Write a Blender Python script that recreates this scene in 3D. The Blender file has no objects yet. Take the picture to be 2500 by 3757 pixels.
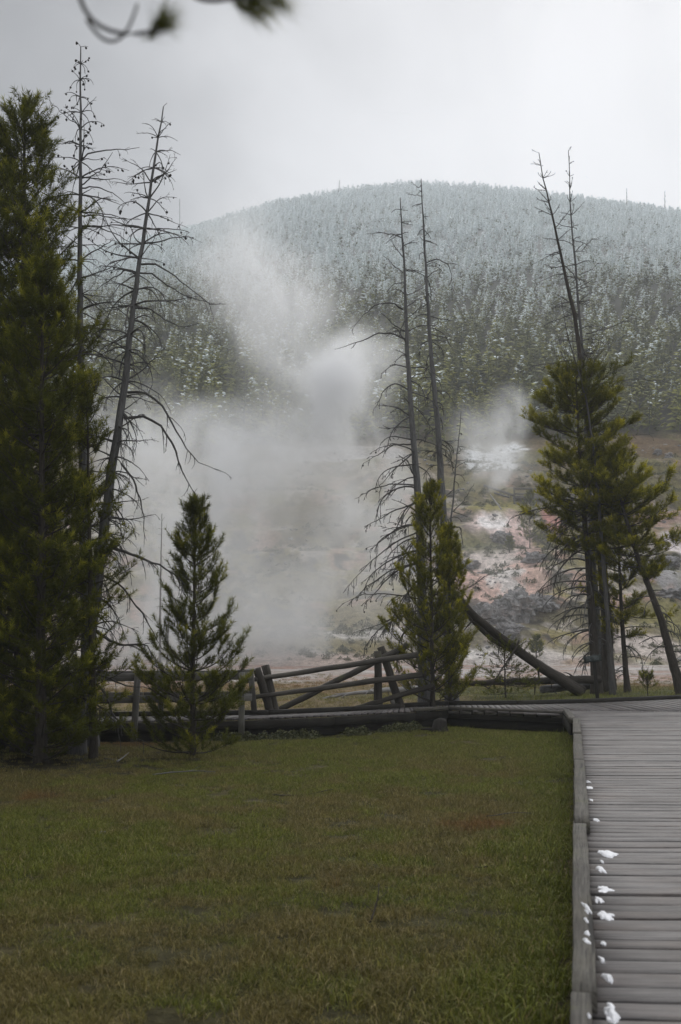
import bpy, math, random
import numpy as np
from mathutils import Vector

C = bpy.context.scene.collection
SC = bpy.context.scene
R = math.radians
rng = np.random.default_rng(11)
random.seed(11)

# ------------------------------------------------------------------ camera, sky, sun, exposure
F_PX, CX, HY, EYE = 4174.0, 1250.0, 2340.0, 1.6      # lens in photo pixels, centre column, horizon row, eye height
cam_d = bpy.data.cameras.new('camera'); cam = bpy.data.objects.new('camera', cam_d); C.objects.link(cam)
cam.location = (0, 0, EYE); cam.rotation_euler = (R(90), 0, 0)
cam_d.sensor_fit = 'AUTO'; cam_d.sensor_width = 36; cam_d.lens = 36 * F_PX / 3757
cam_d.shift_y = (HY - 1878.5) / 3757
cam_d.clip_start = 0.05; cam_d.clip_end = 6000
cam_d.dof.use_dof = True; cam_d.dof.focus_distance = 21; cam_d.dof.aperture_fstop = 3.0
SC.camera = cam

SUN_DIR = Vector((0.30, 1.0, 0.80)).normalized()
GLOW = Vector((0.25, 1.0, 0.40)).normalized()
world = bpy.data.worlds.new('World'); SC.world = world; world.use_nodes = True
wn = world.node_tree.nodes; wl = world.node_tree.links
bg = wn['Background']; bg.inputs['Strength'].default_value = 0.1
sky = wn.new('ShaderNodeTexSky'); sky.sky_type = 'NISHITA'; sky.sun_disc = False
sky.sun_elevation = math.asin(SUN_DIR.z); sky.sun_rotation = math.atan2(SUN_DIR.x, SUN_DIR.y)
tc = wn.new('ShaderNodeTexCoord')
def wmath(op, a, b=None, c=None):
    n = wn.new('ShaderNodeMath'); n.operation = op
    for i, v in enumerate((a, b, c)):
        if v is None: continue
        if isinstance(v, (int, float)): n.inputs[i].default_value = v
        else: wl.new(v, n.inputs[i])
    return n.outputs[0]
dot = wn.new('ShaderNodeVectorMath'); dot.operation = 'DOT_PRODUCT'
wl.new(tc.outputs['Generated'], dot.inputs[0]); dot.inputs[1].default_value = GLOW
ang = wmath('ARCCOSINE', wmath('MINIMUM', dot.outputs['Value'], 1.0))
nz = wn.new('ShaderNodeTexNoise'); nz.inputs['Scale'].default_value = 2.7; nz.inputs['Detail'].default_value = 5
nz.inputs['Roughness'].default_value = 0.5; nz.inputs['Distortion'].default_value = 0.3
wl.new(tc.outputs['Generated'], nz.inputs['Vector'])
ang2 = wmath('ADD', ang, wmath('MULTIPLY', wmath('SUBTRACT', nz.outputs['Fac'], 0.5), 0.8))
mr = wn.new('ShaderNodeMapRange'); mr.interpolation_type = 'SMOOTHSTEP'
wl.new(ang2, mr.inputs[0])
for i, v in zip((1, 2, 3, 4), (0.55, 0.03, 3.0, 10.8)): mr.inputs[i].default_value = v
sep = wn.new('ShaderNodeSeparateXYZ'); wl.new(tc.outputs['Generated'], sep.inputs[0])
zen = wn.new('ShaderNodeMapRange'); zen.interpolation_type = 'SMOOTHSTEP'; wl.new(sep.outputs['Z'], zen.inputs[0])
for i, v in zip((1, 2, 3, 4), (0.50, 0.85, 0.0, 9.5)): zen.inputs[i].default_value = v
rear = wn.new('ShaderNodeMapRange'); rear.interpolation_type = 'SMOOTHSTEP'; wl.new(sep.outputs['Y'], rear.inputs[0])
for i, v in zip((1, 2, 3, 4), (0.55, -0.35, 0.0, 6.0)): rear.inputs[i].default_value = v
val = wmath('ADD', mr.outputs[0], wmath('MAXIMUM', zen.outputs[0], rear.outputs[0]))
comb = wn.new('ShaderNodeCombineColor')
wl.new(wmath('MULTIPLY', val, 0.985), comb.inputs[0]); wl.new(wmath('MULTIPLY', val, 0.99), comb.inputs[1]); wl.new(wmath('MULTIPLY', val, 1.02), comb.inputs[2])
mixw = wn.new('ShaderNodeMix'); mixw.data_type = 'RGBA'; mixw.inputs[0].default_value = 0.94
wl.new(sky.outputs[0], mixw.inputs[6]); wl.new(comb.outputs[0], mixw.inputs[7])
wl.new(mixw.outputs[2], bg.inputs['Color'])

sun_d = bpy.data.lights.new('sun', 'SUN'); sun_d.energy = 1.5; sun_d.angle = R(28); sun_d.color = (1.0, 0.98, 0.95)
sun = bpy.data.objects.new('sun', sun_d); C.objects.link(sun)
sun.rotation_euler = (-SUN_DIR).to_track_quat('-Z', 'Y').to_euler()

SC.view_settings.view_transform = 'Standard'; SC.view_settings.look = 'None'
SC.view_settings.exposure = 0.0; SC.view_settings.gamma = 1.0
SC.render.engine = 'CYCLES'
cy = SC.cycles
cy.use_denoising = True
cy.max_bounces = 6; cy.diffuse_bounces = 3; cy.glossy_bounces = 2; cy.transmission_bounces = 3; cy.transparent_max_bounces = 8
cy.volume_bounces = 3; cy.volume_step_rate = 1.0; cy.volume_max_steps = 256
cy.sample_clamp_indirect = 4

# ------------------------------------------------------------------ helpers
def P(x, y, d):
    """the point at distance d that the photo shows at pixel (x, y)"""
    return np.array([(x - CX) / F_PX * d, d, EYE + (HY - y) / F_PX * d])

def _hash(ix, iy, seed):
    h = (ix.astype(np.int64) * 374761393 + iy.astype(np.int64) * 668265263 + seed * 974634777) & 0xFFFFFFFF
    h = ((h ^ (h >> 13)) * 1274126177) & 0xFFFFFFFF
    return ((h ^ (h >> 16)) & 0xFFFFFF) / float(0xFFFFFF)
def vnoise(x, y, seed=0):
    x = np.asarray(x, float); y = np.asarray(y, float)
    ix = np.floor(x); iy = np.floor(y); fx = x - ix; fy = y - iy
    fx = fx * fx * (3 - 2 * fx); fy = fy * fy * (3 - 2 * fy)
    a = _hash(ix, iy, seed); b = _hash(ix + 1, iy, seed); c = _hash(ix, iy + 1, seed); d = _hash(ix + 1, iy + 1, seed)
    return (a * (1 - fx) + b * fx) * (1 - fy) + (c * (1 - fx) + d * fx) * fy
def fbm(x, y, oct=4, seed=0):
    s = 0; a = 0.5; t = 0
    for o in range(oct):
        s = s + a * vnoise(x * 2 ** o + 17.3 * o, y * 2 ** o - 9.1 * o, seed + o); t += a; a *= 0.5
    return s / t
def sstep(a, b, x):
    t = np.clip((np.asarray(x, float) - a) / (b - a), 0, 1); return t * t * (3 - 2 * t)

_cx = np.array([-1500, -900, -420, -180, -129, -108, -72, -36, 0, 36, 72, 108, 144, 180, 300, 450, 900, 1500.])
_cz = np.array([20, 40, 110, 189, 200, 206, 214, 226, 234, 237, 236, 231, 226, 221, 205, 175, 60, 20.])
def H(x, y):
    """height of the ground"""
    x = np.asarray(x, float); y = np.asarray(y, float)
    z = -0.40 + 0.10 * (fbm(x * .35, y * .35, 3, 3) - .5) + 0.05 * (fbm(x * 1.6, y * 1.6, 3, 5) - .5)
    # low rise beyond the boardwalk on the right where the trees stand
    z = z + 0.36 * sstep(1.0, 4.5, x) * sstep(25.5, 28.5, y) * (1 - sstep(37, 46, y))
    # hot-spring slope
    t = np.clip((y - 84 + 9 * (fbm(x * .05, y * .05, 3, 21) - .5)) / 66, 0, 1)
    sl = 28.5 * (0.75 * t + 0.25 * t * t * (3 - 2 * t))
    st = sl + 1.3 * (fbm(x * .12, y * .12, 3, 31) - .5)
    stp = np.floor(st / 2.6) * 2.6 + 2.6 * sstep(.35, .95, (st / 2.6) % 1)
    amt = sstep(0, .08, t) * (1 - sstep(.85, 1, t))
    sl = sl + amt * (0.55 * (stp - sl) + 1.5 * (fbm(x * .22, y * .22, 4, 41) - .5))
    # wooded hill
    zc = np.interp(x, _cx, _cz)
    th = np.clip((y - 150) / 450, 0, 1)
    hill = (zc - 28.5) * (th * 0.9 + 0.1 * np.sin(th * math.pi / 2)) + 6 * (fbm(x * .02, y * .02, 3, 51) - .5) * sstep(0, .1, th) * (1 - .7 * th)
    back = np.clip(y - 600, 0, None)
    return z + sl + hill - np.minimum(back * back * 0.0012 + back * .1, zc * .95)
def on_ground(x, y, d0=18, d1=620):
    d = np.geomspace(d0, d1, 3000)
    p = (x - CX) / F_PX * d; zr = EYE + (HY - y) / F_PX * d
    k = np.argmax(zr < H(p, d)); dd = d[k]
    return np.array([p[k], dd, float(H(p[k], dd))])

class MB:
    """collects shapes and links them as one mesh object; 'bp' keeps along/across/random of each piece for its grain"""
    def __init__(s): s.v = []; s.q = []; s.t = []; s.bp = []; s.tint = []; s.n = 0
    def add(s, v, quads=None, tris=None, bp=None, tint=0.5):
        v = np.asarray(v, float).reshape(-1, 3)
        s.v.append(v)
        if quads is not None and len(quads): s.q.append(np.asarray(quads, np.int64).reshape(-1, 4) + s.n)
        if tris is not None and len(tris): s.t.append(np.asarray(tris, np.int64).reshape(-1, 3) + s.n)
        s.bp.append(np.asarray(bp, float).reshape(-1, 3) if bp is not None else v.copy())
        s.tint.append(np.full(len(v), tint, float) if np.isscalar(tint) else np.asarray(tint, float))
        s.n += len(v)
    def box(s, p0, p1, up, w, h, tint=None, bev=0.0, warp=0.0):
        """a board from p0 to p1, w wide, h thick along up (centre line given)"""
        p0 = np.asarray(p0, float); p1 = np.asarray(p1, float); up = np.asarray(up, float)
        a = p1 - p0; L = np.linalg.norm(a); a = a / L
        side = np.cross(a, up); side /= np.linalg.norm(side); up = np.cross(side, a)
        b = bev if bev else min(w, h) * .08
        prof = [(-w/2+b, -h/2), (w/2-b, -h/2), (w/2, -h/2+b), (w/2, h/2-b), (w/2-b, h/2), (-w/2+b, h/2), (-w/2, h/2-b), (-w/2, -h/2+b)]
        r = random.random(); n = max(2, int(L / .35) + 1)
        vs, bp = [], []
        wob = [(random.uniform(-1, 1) * warp, random.uniform(-1, 1) * warp) for _ in range(n)]
        for i in range(n):
            f = i / (n - 1); c = p0 + a * L * f + side * wob[i][0] + up * wob[i][1]
            for (x, y) in prof:
                vs.append(c + side * x + up * y); bp.append((f * L, x + (y + h) * 1.0, r * 50))
        q = []
        for i in range(n - 1):
            for k in range(8): q.append((i*8+k, i*8+(k+1) % 8, i*8+8+(k+1) % 8, i*8+8+k))
        e = (n - 1) * 8
        q += [(7, 6, 1, 0), (6, 5, 2, 1), (5, 4, 3, 2), (e, e+1, e+6, e+7), (e+1, e+2, e+5, e+6), (e+2, e+3, e+4, e+5)]
        s.add(vs, q, bp=bp, tint=random.random() if tint is None else tint)
    def tube(s, pts, rad, sides=6, tint=0.5, lump=0.0, cap=True, flare=None):
        pts = np.asarray(pts, float); n = len(pts); rad = np.broadcast_to(np.asarray(rad, float), (n,))
        tg = np.gradient(pts, axis=0); tg /= np.linalg.norm(tg, axis=1)[:, None] + 1e-9
        ref = np.array([0, 0, 1.0]) if abs(tg[0][2]) < .9 else np.array([1.0, 0, 0])
        u = np.cross(tg, ref); u /= np.linalg.norm(u, axis=1)[:, None] + 1e-9; w = np.cross(tg, u)
        a = np.arange(sides) / sides * 2 * math.pi
        rr = rad[:, None] * (1 + (rng.random((n, sides)) - .5) * 2 * lump)
        v = pts[:, None, :] + rr[..., None] * (np.cos(a)[None, :, None] * u[:, None, :] + np.sin(a)[None, :, None] * w[:, None, :])
        cum = np.concatenate([[0], np.cumsum(np.linalg.norm(np.diff(pts, axis=0), axis=1))])
        r = rng.random() * 50
        bp = np.stack([np.broadcast_to(cum[:, None], (n, sides)), rad[:, None] * np.sin(a)[None, :], np.cos(a)[None, :] * rad[:, None] + r], -1)
        i = np.arange(n - 1)[:, None] * sides; k = np.arange(sides)[None, :]; k2 = (k + 1) % sides
        q = np.stack([i + k, i + k2, i + sides + k2, i + sides + k], -1).reshape(-1, 4)
        v = v.reshape(-1, 3); bp = bp.reshape(-1, 3); tr = []
        if cap:
            m = len(v); v = np.vstack([v, pts[:1] - tg[:1] * rad[0] * .05, pts[-1:] + tg[-1:] * rad[-1] * .1]); bp = np.vstack([bp, bp[:1], bp[-1:]])
            e = (n - 1) * sides
            tr = [(m, (j + 1) % sides, j) for j in range(sides)] + [(m + 1, e + j, e + (j + 1) % sides) for j in range(sides)]
        s.add(v, q, tr, bp, tint)
    def build(s, name, mat, parent=None, smooth=False):
        me = bpy.data.meshes.new(name)
        v = np.vstack(s.v).astype(np.float32)
        if parent is not None: v = v - np.array(parent.location, np.float32)[None, :]
        q = np.vstack(s.q) if s.q else np.zeros((0, 4), np.int64); t = np.vstack(s.t) if s.t else np.zeros((0, 3), np.int64)
        me.vertices.add(len(v)); me.vertices.foreach_set('co', v.ravel())
        li = np.concatenate([q.ravel(), t.ravel()]).astype(np.int32)
        me.loops.add(len(li)); me.loops.foreach_set('vertex_index', li)
        st = np.concatenate([np.arange(len(q)) * 4, len(q) * 4 + np.arange(len(t)) * 3]).astype(np.int32)
        me.polygons.add(len(st)); me.polygons.foreach_set('loop_start', st)
        me.update(calc_edges=True); me.validate()
        a = me.attributes.new('bp', 'FLOAT_VECTOR', 'POINT'); a.data.foreach_set('vector', np.vstack(s.bp).astype(np.float32).ravel())
        a = me.attributes.new('tint', 'FLOAT', 'POINT'); a.data.foreach_set('value', np.concatenate(s.tint).astype(np.float32))
        if smooth: me.polygons.foreach_set('use_smooth', np.ones(len(st), bool))
        me.materials.append(mat)
        o = bpy.data.objects.new(name, me); C.objects.link(o)
        if parent is not None: o.parent = parent
        return o

def tag(o, label=None, cat=None, group=None, kind=None):
    for k, v in (('label', label), ('category', cat), ('group', group), ('kind', kind)):
        if v: o[k] = v
    return o
def thing(name, loc, label, cat, group=None):
    o = bpy.data.objects.new(name, None); C.objects.link(o); o.location = [float(c) for c in loc]; o.empty_display_size = .2
    return tag(o, label, cat, group)
def copy_tree(o, parent=None):
    c = o.copy(); C.objects.link(c); c.parent = parent
    for ch in list(o.children): copy_tree(ch, c)
    return c

# ------------------------------------------------------------------ materials
def new_mat(name):
    m = bpy.data.materials.new(name); m.use_nodes = True
    return m, m.node_tree.nodes, m.node_tree.links, m.node_tree.nodes['Principled BSDF']
class N:
    """a few shorthands for writing node trees"""
    def __init__(s, m): s.nt = m.node_tree; s.n = s.nt.nodes; s.l = s.nt.links
    def put(s, sock, v):
        if isinstance(v, (int, float)): sock.default_value = v
        elif isinstance(v, (tuple, list)):
            sock.default_value = tuple(v) if len(v) == len(sock.default_value) else tuple(v) + (1,)
        else: s.l.new(v, sock)
    def math(s, op, a, b=None, c=None, clamp=False):
        k = s.n.new('ShaderNodeMath'); k.operation = op; k.use_clamp = clamp
        for i, v in enumerate((a, b, c)):
            if v is not None: s.put(k.inputs[i], v)
        return k.outputs[0]
    def vmath(s, op, a, b=None):
        k = s.n.new('ShaderNodeVectorMath'); k.operation = op; s.put(k.inputs[0], a)
        if b is not None: s.put(k.inputs[1], b)
        return k.outputs['Value'] if op in ('LENGTH', 'DOT_PRODUCT', 'DISTANCE') else k.outputs[0]
    def noise(s, vec, scale, detail=4, rough=.55, dist=0, out='Fac'):
        k = s.n.new('ShaderNodeTexNoise'); s.put(k.inputs['Scale'], scale); s.put(k.inputs['Detail'], detail)
        s.put(k.inputs['Roughness'], rough); s.put(k.inputs['Distortion'], dist); s.put(k.inputs['Vector'], vec); return k.outputs[out]
    def attr(s, name, out='Fac', kind='GEOMETRY'):
        k = s.n.new('ShaderNodeAttribute'); k.attribute_name = name; k.attribute_type = kind; return k.outputs[out]
    def map(s, v, a, b, c=0., d=1., smooth=False):
        k = s.n.new('ShaderNodeMapRange'); k.interpolation_type = 'SMOOTHSTEP' if smooth else 'LINEAR'
        s.put(k.inputs[0], v)
        for i, x in zip((1, 2, 3, 4), (a, b, c, d)): s.put(k.inputs[i], x)
        return k.outputs[0]
    def mix(s, f, a, b, mode='MIX'):
        k = s.n.new('ShaderNodeMix'); k.data_type = 'RGBA'; k.blend_type = mode
        s.put(k.inputs[0], f); s.put(k.inputs[6], a); s.put(k.inputs[7], b); return k.outputs[2]
    def pos(s): return s.n.new('ShaderNodeNewGeometry').outputs['Position']
    def scale(s, v, k): return s.vmath('MULTIPLY', v, k)
    def bump(s, h, st, dist):
        k = s.n.new('ShaderNodeBump'); s.put(k.inputs['Strength'], st); s.put(k.inputs['Distance'], dist); s.put(k.inputs['Height'], h); return k.outputs[0]

def wood_mat(name, dark, light, warm, grain=1.0, moss=0.0, rough=.8):
    m, n, l, b = new_mat(name); k = N(m)
    bp = k.attr('bp', 'Vector'); ti = k.attr('tint')
    g1 = k.noise(k.scale(bp, (2.2, 60, 3)), 1.0, 6, .7, .3)
    g2 = k.noise(k.scale(bp, (4.0, 140, 3)), 1.0, 3, .6)
    blot = k.noise(k.scale(bp, (1.4, 3.5, 3)), 1.0, 4, .6)
    c = k.mix(k.map(g1, .3, .72), dark, light)
    c = k.mix(k.math('MULTIPLY', k.map(blot, .45, .7), .55), c, warm)
    c = k.mix(k.math('MULTIPLY', k.map(ti, 0, 1, -.1, .55), 1, clamp=True), c, k.mix(1, c, (.42, .39, .37), 'MULTIPLY'))
    c = k.mix(k.math('MULTIPLY', k.map(g2, .56, .68), .75), c, tuple(x * .3 for x in dark))
    ck = k.noise(k.scale(bp, (.55, 24, 3)), 1.0, 4, .7, .5); c = k.mix(k.math('MULTIPLY', k.map(ck, .60, .66), .85), c, tuple(x * .22 for x in dark))
    stn = k.noise(k.pos(), 1.1, 5, .65); c = k.mix(1, c, k.mix(k.map(stn, .35, .65), (.68, .66, .66), (1.18, 1.17, 1.16)), 'MULTIPLY')
    if moss:
        mo = k.noise(k.pos(), 3.0, 5, .6)
        c = k.mix(k.map(mo, .58, .72, 0, moss), c, (.09, .10, .035))
    l.new(c, b.inputs['Base Color']); b.inputs['Roughness'].default_value = rough
    b.inputs['Specular IOR Level'].default_value = .3
    l.new(k.bump(k.math('ADD', g1, k.math('MULTIPLY', g2, .6)), .55 * grain, .006), b.inputs['Normal'])
    return m
M_deck = wood_mat('weathered deck boards', (.05, .047, .048), (.235, .224, .218), (.19, .155, .135), rough=.6)
M_kerb = wood_mat('weathered kerb timber', (.04, .037, .031), (.155, .147, .128), (.11, .10, .07), moss=.5)
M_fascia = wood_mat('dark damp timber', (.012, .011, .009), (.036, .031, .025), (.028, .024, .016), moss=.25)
M_farkerb = wood_mat('dark wet kerb timber', (.018, .017, .015), (.05, .046, .04), (.04, .035, .025))
M_rail = wood_mat('grey sawn rail', (.09, .09, .085), (.22, .215, .20), (.15, .14, .12), moss=.3)
M_log = wood_mat('peeled fence log', (.03, .027, .023), (.10, .09, .075), (.055, .048, .036), moss=.35)

def bark_mat(name, dark, light, sc=1.0):
    m, n, l, b = new_mat(name); k = N(m)
    bp = k.attr('bp', 'Vector')
    a = k.noise(k.scale(bp, (6 * sc, 45 * sc, 45 * sc)), 1.0, 5, .65, .4)
    c = k.noise(k.scale(bp, (1.2, 9, 9)), 1.0, 4, .6)
    col = k.mix(k.map(k.math('ADD', k.math('MULTIPLY', a, .6), k.math('MULTIPLY', c, .4)), .33, .66), dark, light)
    l.new(col, b.inputs['Base Color']); b.inputs['Roughness'].default_value = .9; b.inputs['Specular IOR Level'].default_value = .15
    l.new(k.bump(a, .8, .02), b.inputs['Normal'])
    return m
M_dead = bark_mat('grey dead wood', (.055, .054, .054), (.19, .188, .185))
M_deadtwig = bark_mat('grey dead twigs', (.05, .048, .045), (.13, .125, .12))
M_bark = bark_mat('pine bark', (.022, .019, .016), (.085, .074, .062))
M_pale = bark_mat('pale weathered wood', (.16, .155, .15), (.36, .35, .34))

def needle_mat(name, deep, mid, tip, trans=.35):
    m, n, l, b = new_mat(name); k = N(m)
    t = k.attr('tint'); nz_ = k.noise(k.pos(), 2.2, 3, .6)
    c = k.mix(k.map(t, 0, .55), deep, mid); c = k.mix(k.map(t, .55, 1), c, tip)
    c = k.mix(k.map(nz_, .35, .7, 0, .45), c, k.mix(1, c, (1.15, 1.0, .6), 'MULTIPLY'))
    l.new(c, b.inputs['Base Color']); b.inputs['Roughness'].default_value = .6; b.inputs['Specular IOR Level'].default_value = .1
    tr = n.new('ShaderNodeBsdfTranslucent'); l.new(c, tr.inputs[0])
    mx = n.new('ShaderNodeMixShader'); mx.inputs[0].default_value = trans
    l.new(b.outputs[0], mx.inputs[1]); l.new(tr.outputs[0], mx.inputs[2]); l.new(mx.outputs[0], n['Material Output'].inputs[0])
    return m
M_needle = needle_mat('pine needles', (.040, .048, .008), (.120, .132, .014), (.34, .335, .032))
M_needle_y = needle_mat('yellow green pine needles', (.055, .063, .008), (.21, .207, .013), (.54, .50, .03))

m, n, l, b = new_mat('green painted sign'); b.inputs['Base Color'].default_value = (.03, .042, .04, 1); b.inputs['Roughness'].default_value = .6
k = N(m); l.new(k.mix(k.map(k.noise(k.pos(), 14, 4), .45, .7), (.018, .027, .024), (.036, .044, .039)), b.inputs['Base Color']); M_sign = m
m, n, l, b = new_mat('faded sign lettering'); b.inputs['Base Color'].default_value = (.16, .18, .175, 1); b.inputs['Roughness'].default_value = .7; M_letter = m
m, n, l, b = new_mat('melting snow'); k = N(m)
l.new(k.mix(k.map(k.noise(k.pos(), 60, 3), .35, .7), (.74, .75, .78), (.9, .9, .92)), b.inputs['Base Color']); b.inputs['Roughness'].default_value = .6
b.inputs['Subsurface Weight'].default_value = 0.0
l.new(k.bump(k.noise(k.pos(), 120, 3), .5, .01), b.inputs['Normal']); M_snow = m
m, n, l, b = new_mat('mottled grey rock'); k = N(m)
rp = k.pos(); c = k.mix(k.map(k.noise(rp, 1.6, 6, .65), .35, .68), (.085, .083, .082), (.34, .33, .325))
c = k.mix(k.map(k.noise(rp, .7, 3), .52, .68, 0, .6), c, (.24, .18, .155))
l.new(c, b.inputs['Base Color']); b.inputs['Roughness'].default_value = .9; l.new(k.bump(k.noise(rp, 4, 6, .7), 1, .15), b.inputs['Normal']); M_rock = m

# ------------------------------------------------------------------ the ground
th = np.concatenate([np.linspace(-math.pi, -.62, 44)[:-1], np.linspace(-.62, -.36, 40)[:-1], np.linspace(-.36, .36, 380)[:-1], np.linspace(.36, .62, 40)[:-1], np.linspace(.62, math.pi, 44)])
rr = np.concatenate([np.geomspace(.4, 20, 160)[:-1], np.geomspace(20, 70, 190)[:-1], np.geomspace(70, 175, 420)[:-1], np.geomspace(175, 900, 260)])
TH, RR = np.meshgrid(th, rr); GX = RR * np.sin(TH); GY = RR * np.cos(TH); GZ = H(GX, GY)

def mixc(a, b, f): return a * (1 - f[..., None]) + np.asarray(b, float) * f[..., None]
def patch(px, py, rx, ry, seed, warp=.55, soft=.35):
    """mask of a stain on the ground whose middle is where the photo shows pixel (px, py)"""
    c = on_ground(px, py); ax = rx / F_PX * c[1]
    c2 = on_ground(px, py - ry); c3 = on_ground(px, py + ry)
    ay = max(.5, (c2[1] - c3[1]) / 2); yc = (c2[1] + c3[1]) / 2
    dd = np.hypot((GX - c[0]) / ax, (GY - yc) / ay)
    dd = dd + warp * 2 * (fbm(GX * 1.1 / ax * 1.6, GY * 1.1 / ax * 1.6, 5, seed) - .5)
    return 1 - sstep(1 - soft, 1 + soft, dd)
col = np.empty(GX.shape + (3,)); col[:] = (.050, .046, .022)
n1 = fbm(GX * .5, GY * .5, 4, 61); n2 = fbm(GX * .13, GY * .13, 4, 71); n3 = fbm(GX * .9, GY * .9, 4, 81); n4 = fbm(GX * .3, GY * .3, 5, 91)
col = mixc(col, (.085, .072, .034), sstep(.5, .7, n1))
col = mixc(col, (.022, .018, .012), np.exp(-((GX + 5) / 3.6) ** 2 - ((GY - 18.8) / 2.2) ** 2) * .9)  # dark needle litter under the left pines, their shade put into its colour
col = mixc(col, (.16, .125, .075), sstep(27, 33, GY))                     # dry grass flat behind the boardwalk
col = mixc(col, (.22, .155, .09), sstep(27, 30, GY) * sstep(.5, .6, n1) * .7)
col = mixc(col, (.085, .09, .035), sstep(.42, .6, n2) * sstep(25, 27, GY) * (1 - sstep(36, 46, GY)))
clay = sstep(43, 56, GY + 14 * (n2 - .5))
claycol = mixc(mixc(np.broadcast_to(np.array([.34, .30, .275]), col.shape).copy(), (.44, .42, .41), sstep(.5, .62, n4)), (.33, .235, .20), sstep(.52, .66, n1))
col = col * (1 - clay[..., None]) + claycol * clay[..., None]
sl_ = sstep(80, 92, GY + 10 * (n2 - .5))
slope = np.broadcast_to(np.array([.125, .112, .068]), col.shape).copy()
slope = mixc(slope, (.19, .165, .065), sstep(.48, .62, n4)); slope = mixc(slope, (.34, .31, .285), sstep(.54, .64, n3) * .7)
slope = mixc(slope, (.30, .20, .165), sstep(.55, .66, fbm(GX * .4, GY * .4, 4, 101)) * .75)
slope = mixc(slope, (.055, .05, .04), sstep(.58, .66, fbm(GX * .7, GY * .7, 4, 111)))
slope = mixc(slope, (.115, .09, .045), sstep(118, 140, GY) * .8); slope = mixc(slope, (.12, .108, .05), sstep(110, 130, GY) * sstep(.45, .6, n4))
col = col * (1 - sl_[..., None]) + slope * sl_[..., None]
for px, py, rx, ry, c_, sd, w_ in (
        (1840, 2150, 170, 130, (.52, .36, .31), 201, .5), (1800, 2050, 120, 45, (.56, .50, .47), 203, .7), (1860, 2150, 60, 60, (.60, .57, .55), 205, .9),
        (1830, 1930, 120, 55, (.60, .48, .45), 207, .5), (1820, 1920, 70, 32, (.72, .70, .70), 209, .6), (1900, 1990, 50, 70, (.52, .38, .35), 211, .6),
        (2025, 1915, 34, 40, (.40, .20, .17), 213, .5), (1780, 1690, 90, 40, (.62, .65, .68), 215, .4), (1860, 1650, 60, 22, (.70, .73, .76), 217, .4),
        (1760, 2010, 130, 30, (.105, .105, .045), 219, .6), (1840, 1860, 100, 22, (.21, .19, .05), 221, .9), (1760, 2400, 130, 30, (.60, .58, .56), 223, .7),
        (1900, 2400, 200, 40, (.42, .39, .37), 225, .6), (2480, 1990, 60, 40, (.60, .55, .55), 227, .6), (2420, 2110, 130, 50, (.26, .26, .27), 229, .8),
        (2450, 2260, 120, 60, (.17, .155, .06), 231, .7), (2400, 2370, 160, 40, (.45, .40, .37), 233, .5), (2440, 1900, 120, 30, (.34, .24, .21), 235, .8),
        (1320, 2260, 260, 40, (.19, .165, .10), 237, .8), (1400, 2330, 220, 30, (.45, .43, .41), 239, .9), (1100, 2360, 260, 25, (.20, .17, .08), 241, .8),
        (1250, 2420, 420, 22, (.42, .34, .30), 243, .5), (1180, 1900, 200, 90, (.10, .085, .05), 245, .6), (1080, 2150, 200, 60, (.16, .14, .075), 247, .6),
        (1250, 1680, 200, 60, (.30, .29, .29), 249, .9), (2420, 1640, 130, 40, (.10, .065, .035), 251, .6)):
    col = mixc(col, c_, patch(px, py, rx, ry, sd, w_) * .9)
col = col * (1 + .25 * sl_[..., None])
ff = sstep(148, 158, GY + 16 * (n2 - .5))
floor_ = mixc(np.broadcast_to(np.array([.035, .034, .02]), col.shape).copy(), (.40, .42, .43), sstep(60, 140, GZ) * .7)
col = col * (1 - ff[..., None]) + floor_ * ff[..., None]

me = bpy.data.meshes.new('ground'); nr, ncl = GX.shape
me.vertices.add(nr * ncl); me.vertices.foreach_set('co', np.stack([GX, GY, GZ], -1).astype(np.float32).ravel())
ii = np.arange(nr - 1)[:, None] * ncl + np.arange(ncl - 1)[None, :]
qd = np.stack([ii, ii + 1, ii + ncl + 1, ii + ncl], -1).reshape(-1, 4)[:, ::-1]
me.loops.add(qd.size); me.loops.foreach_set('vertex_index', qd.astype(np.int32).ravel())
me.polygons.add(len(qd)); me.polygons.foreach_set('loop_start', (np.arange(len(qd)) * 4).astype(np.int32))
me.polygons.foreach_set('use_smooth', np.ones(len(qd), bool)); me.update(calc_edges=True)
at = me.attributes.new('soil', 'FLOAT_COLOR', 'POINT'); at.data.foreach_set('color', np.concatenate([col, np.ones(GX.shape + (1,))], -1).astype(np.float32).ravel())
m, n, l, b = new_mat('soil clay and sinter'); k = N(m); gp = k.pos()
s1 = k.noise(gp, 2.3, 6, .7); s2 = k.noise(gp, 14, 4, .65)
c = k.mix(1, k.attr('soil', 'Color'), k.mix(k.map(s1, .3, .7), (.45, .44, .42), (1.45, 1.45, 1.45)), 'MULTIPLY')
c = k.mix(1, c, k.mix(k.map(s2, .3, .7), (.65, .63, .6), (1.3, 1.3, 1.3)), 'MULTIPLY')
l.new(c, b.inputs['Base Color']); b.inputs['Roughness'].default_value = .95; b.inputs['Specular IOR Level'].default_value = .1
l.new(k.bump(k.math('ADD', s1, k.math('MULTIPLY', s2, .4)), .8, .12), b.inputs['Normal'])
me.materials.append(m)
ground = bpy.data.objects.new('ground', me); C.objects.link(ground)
tag(ground, 'grassy meadow floor running back to a clay flat, pinkish hot spring slope and hill', 'ground', kind='structure')

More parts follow.
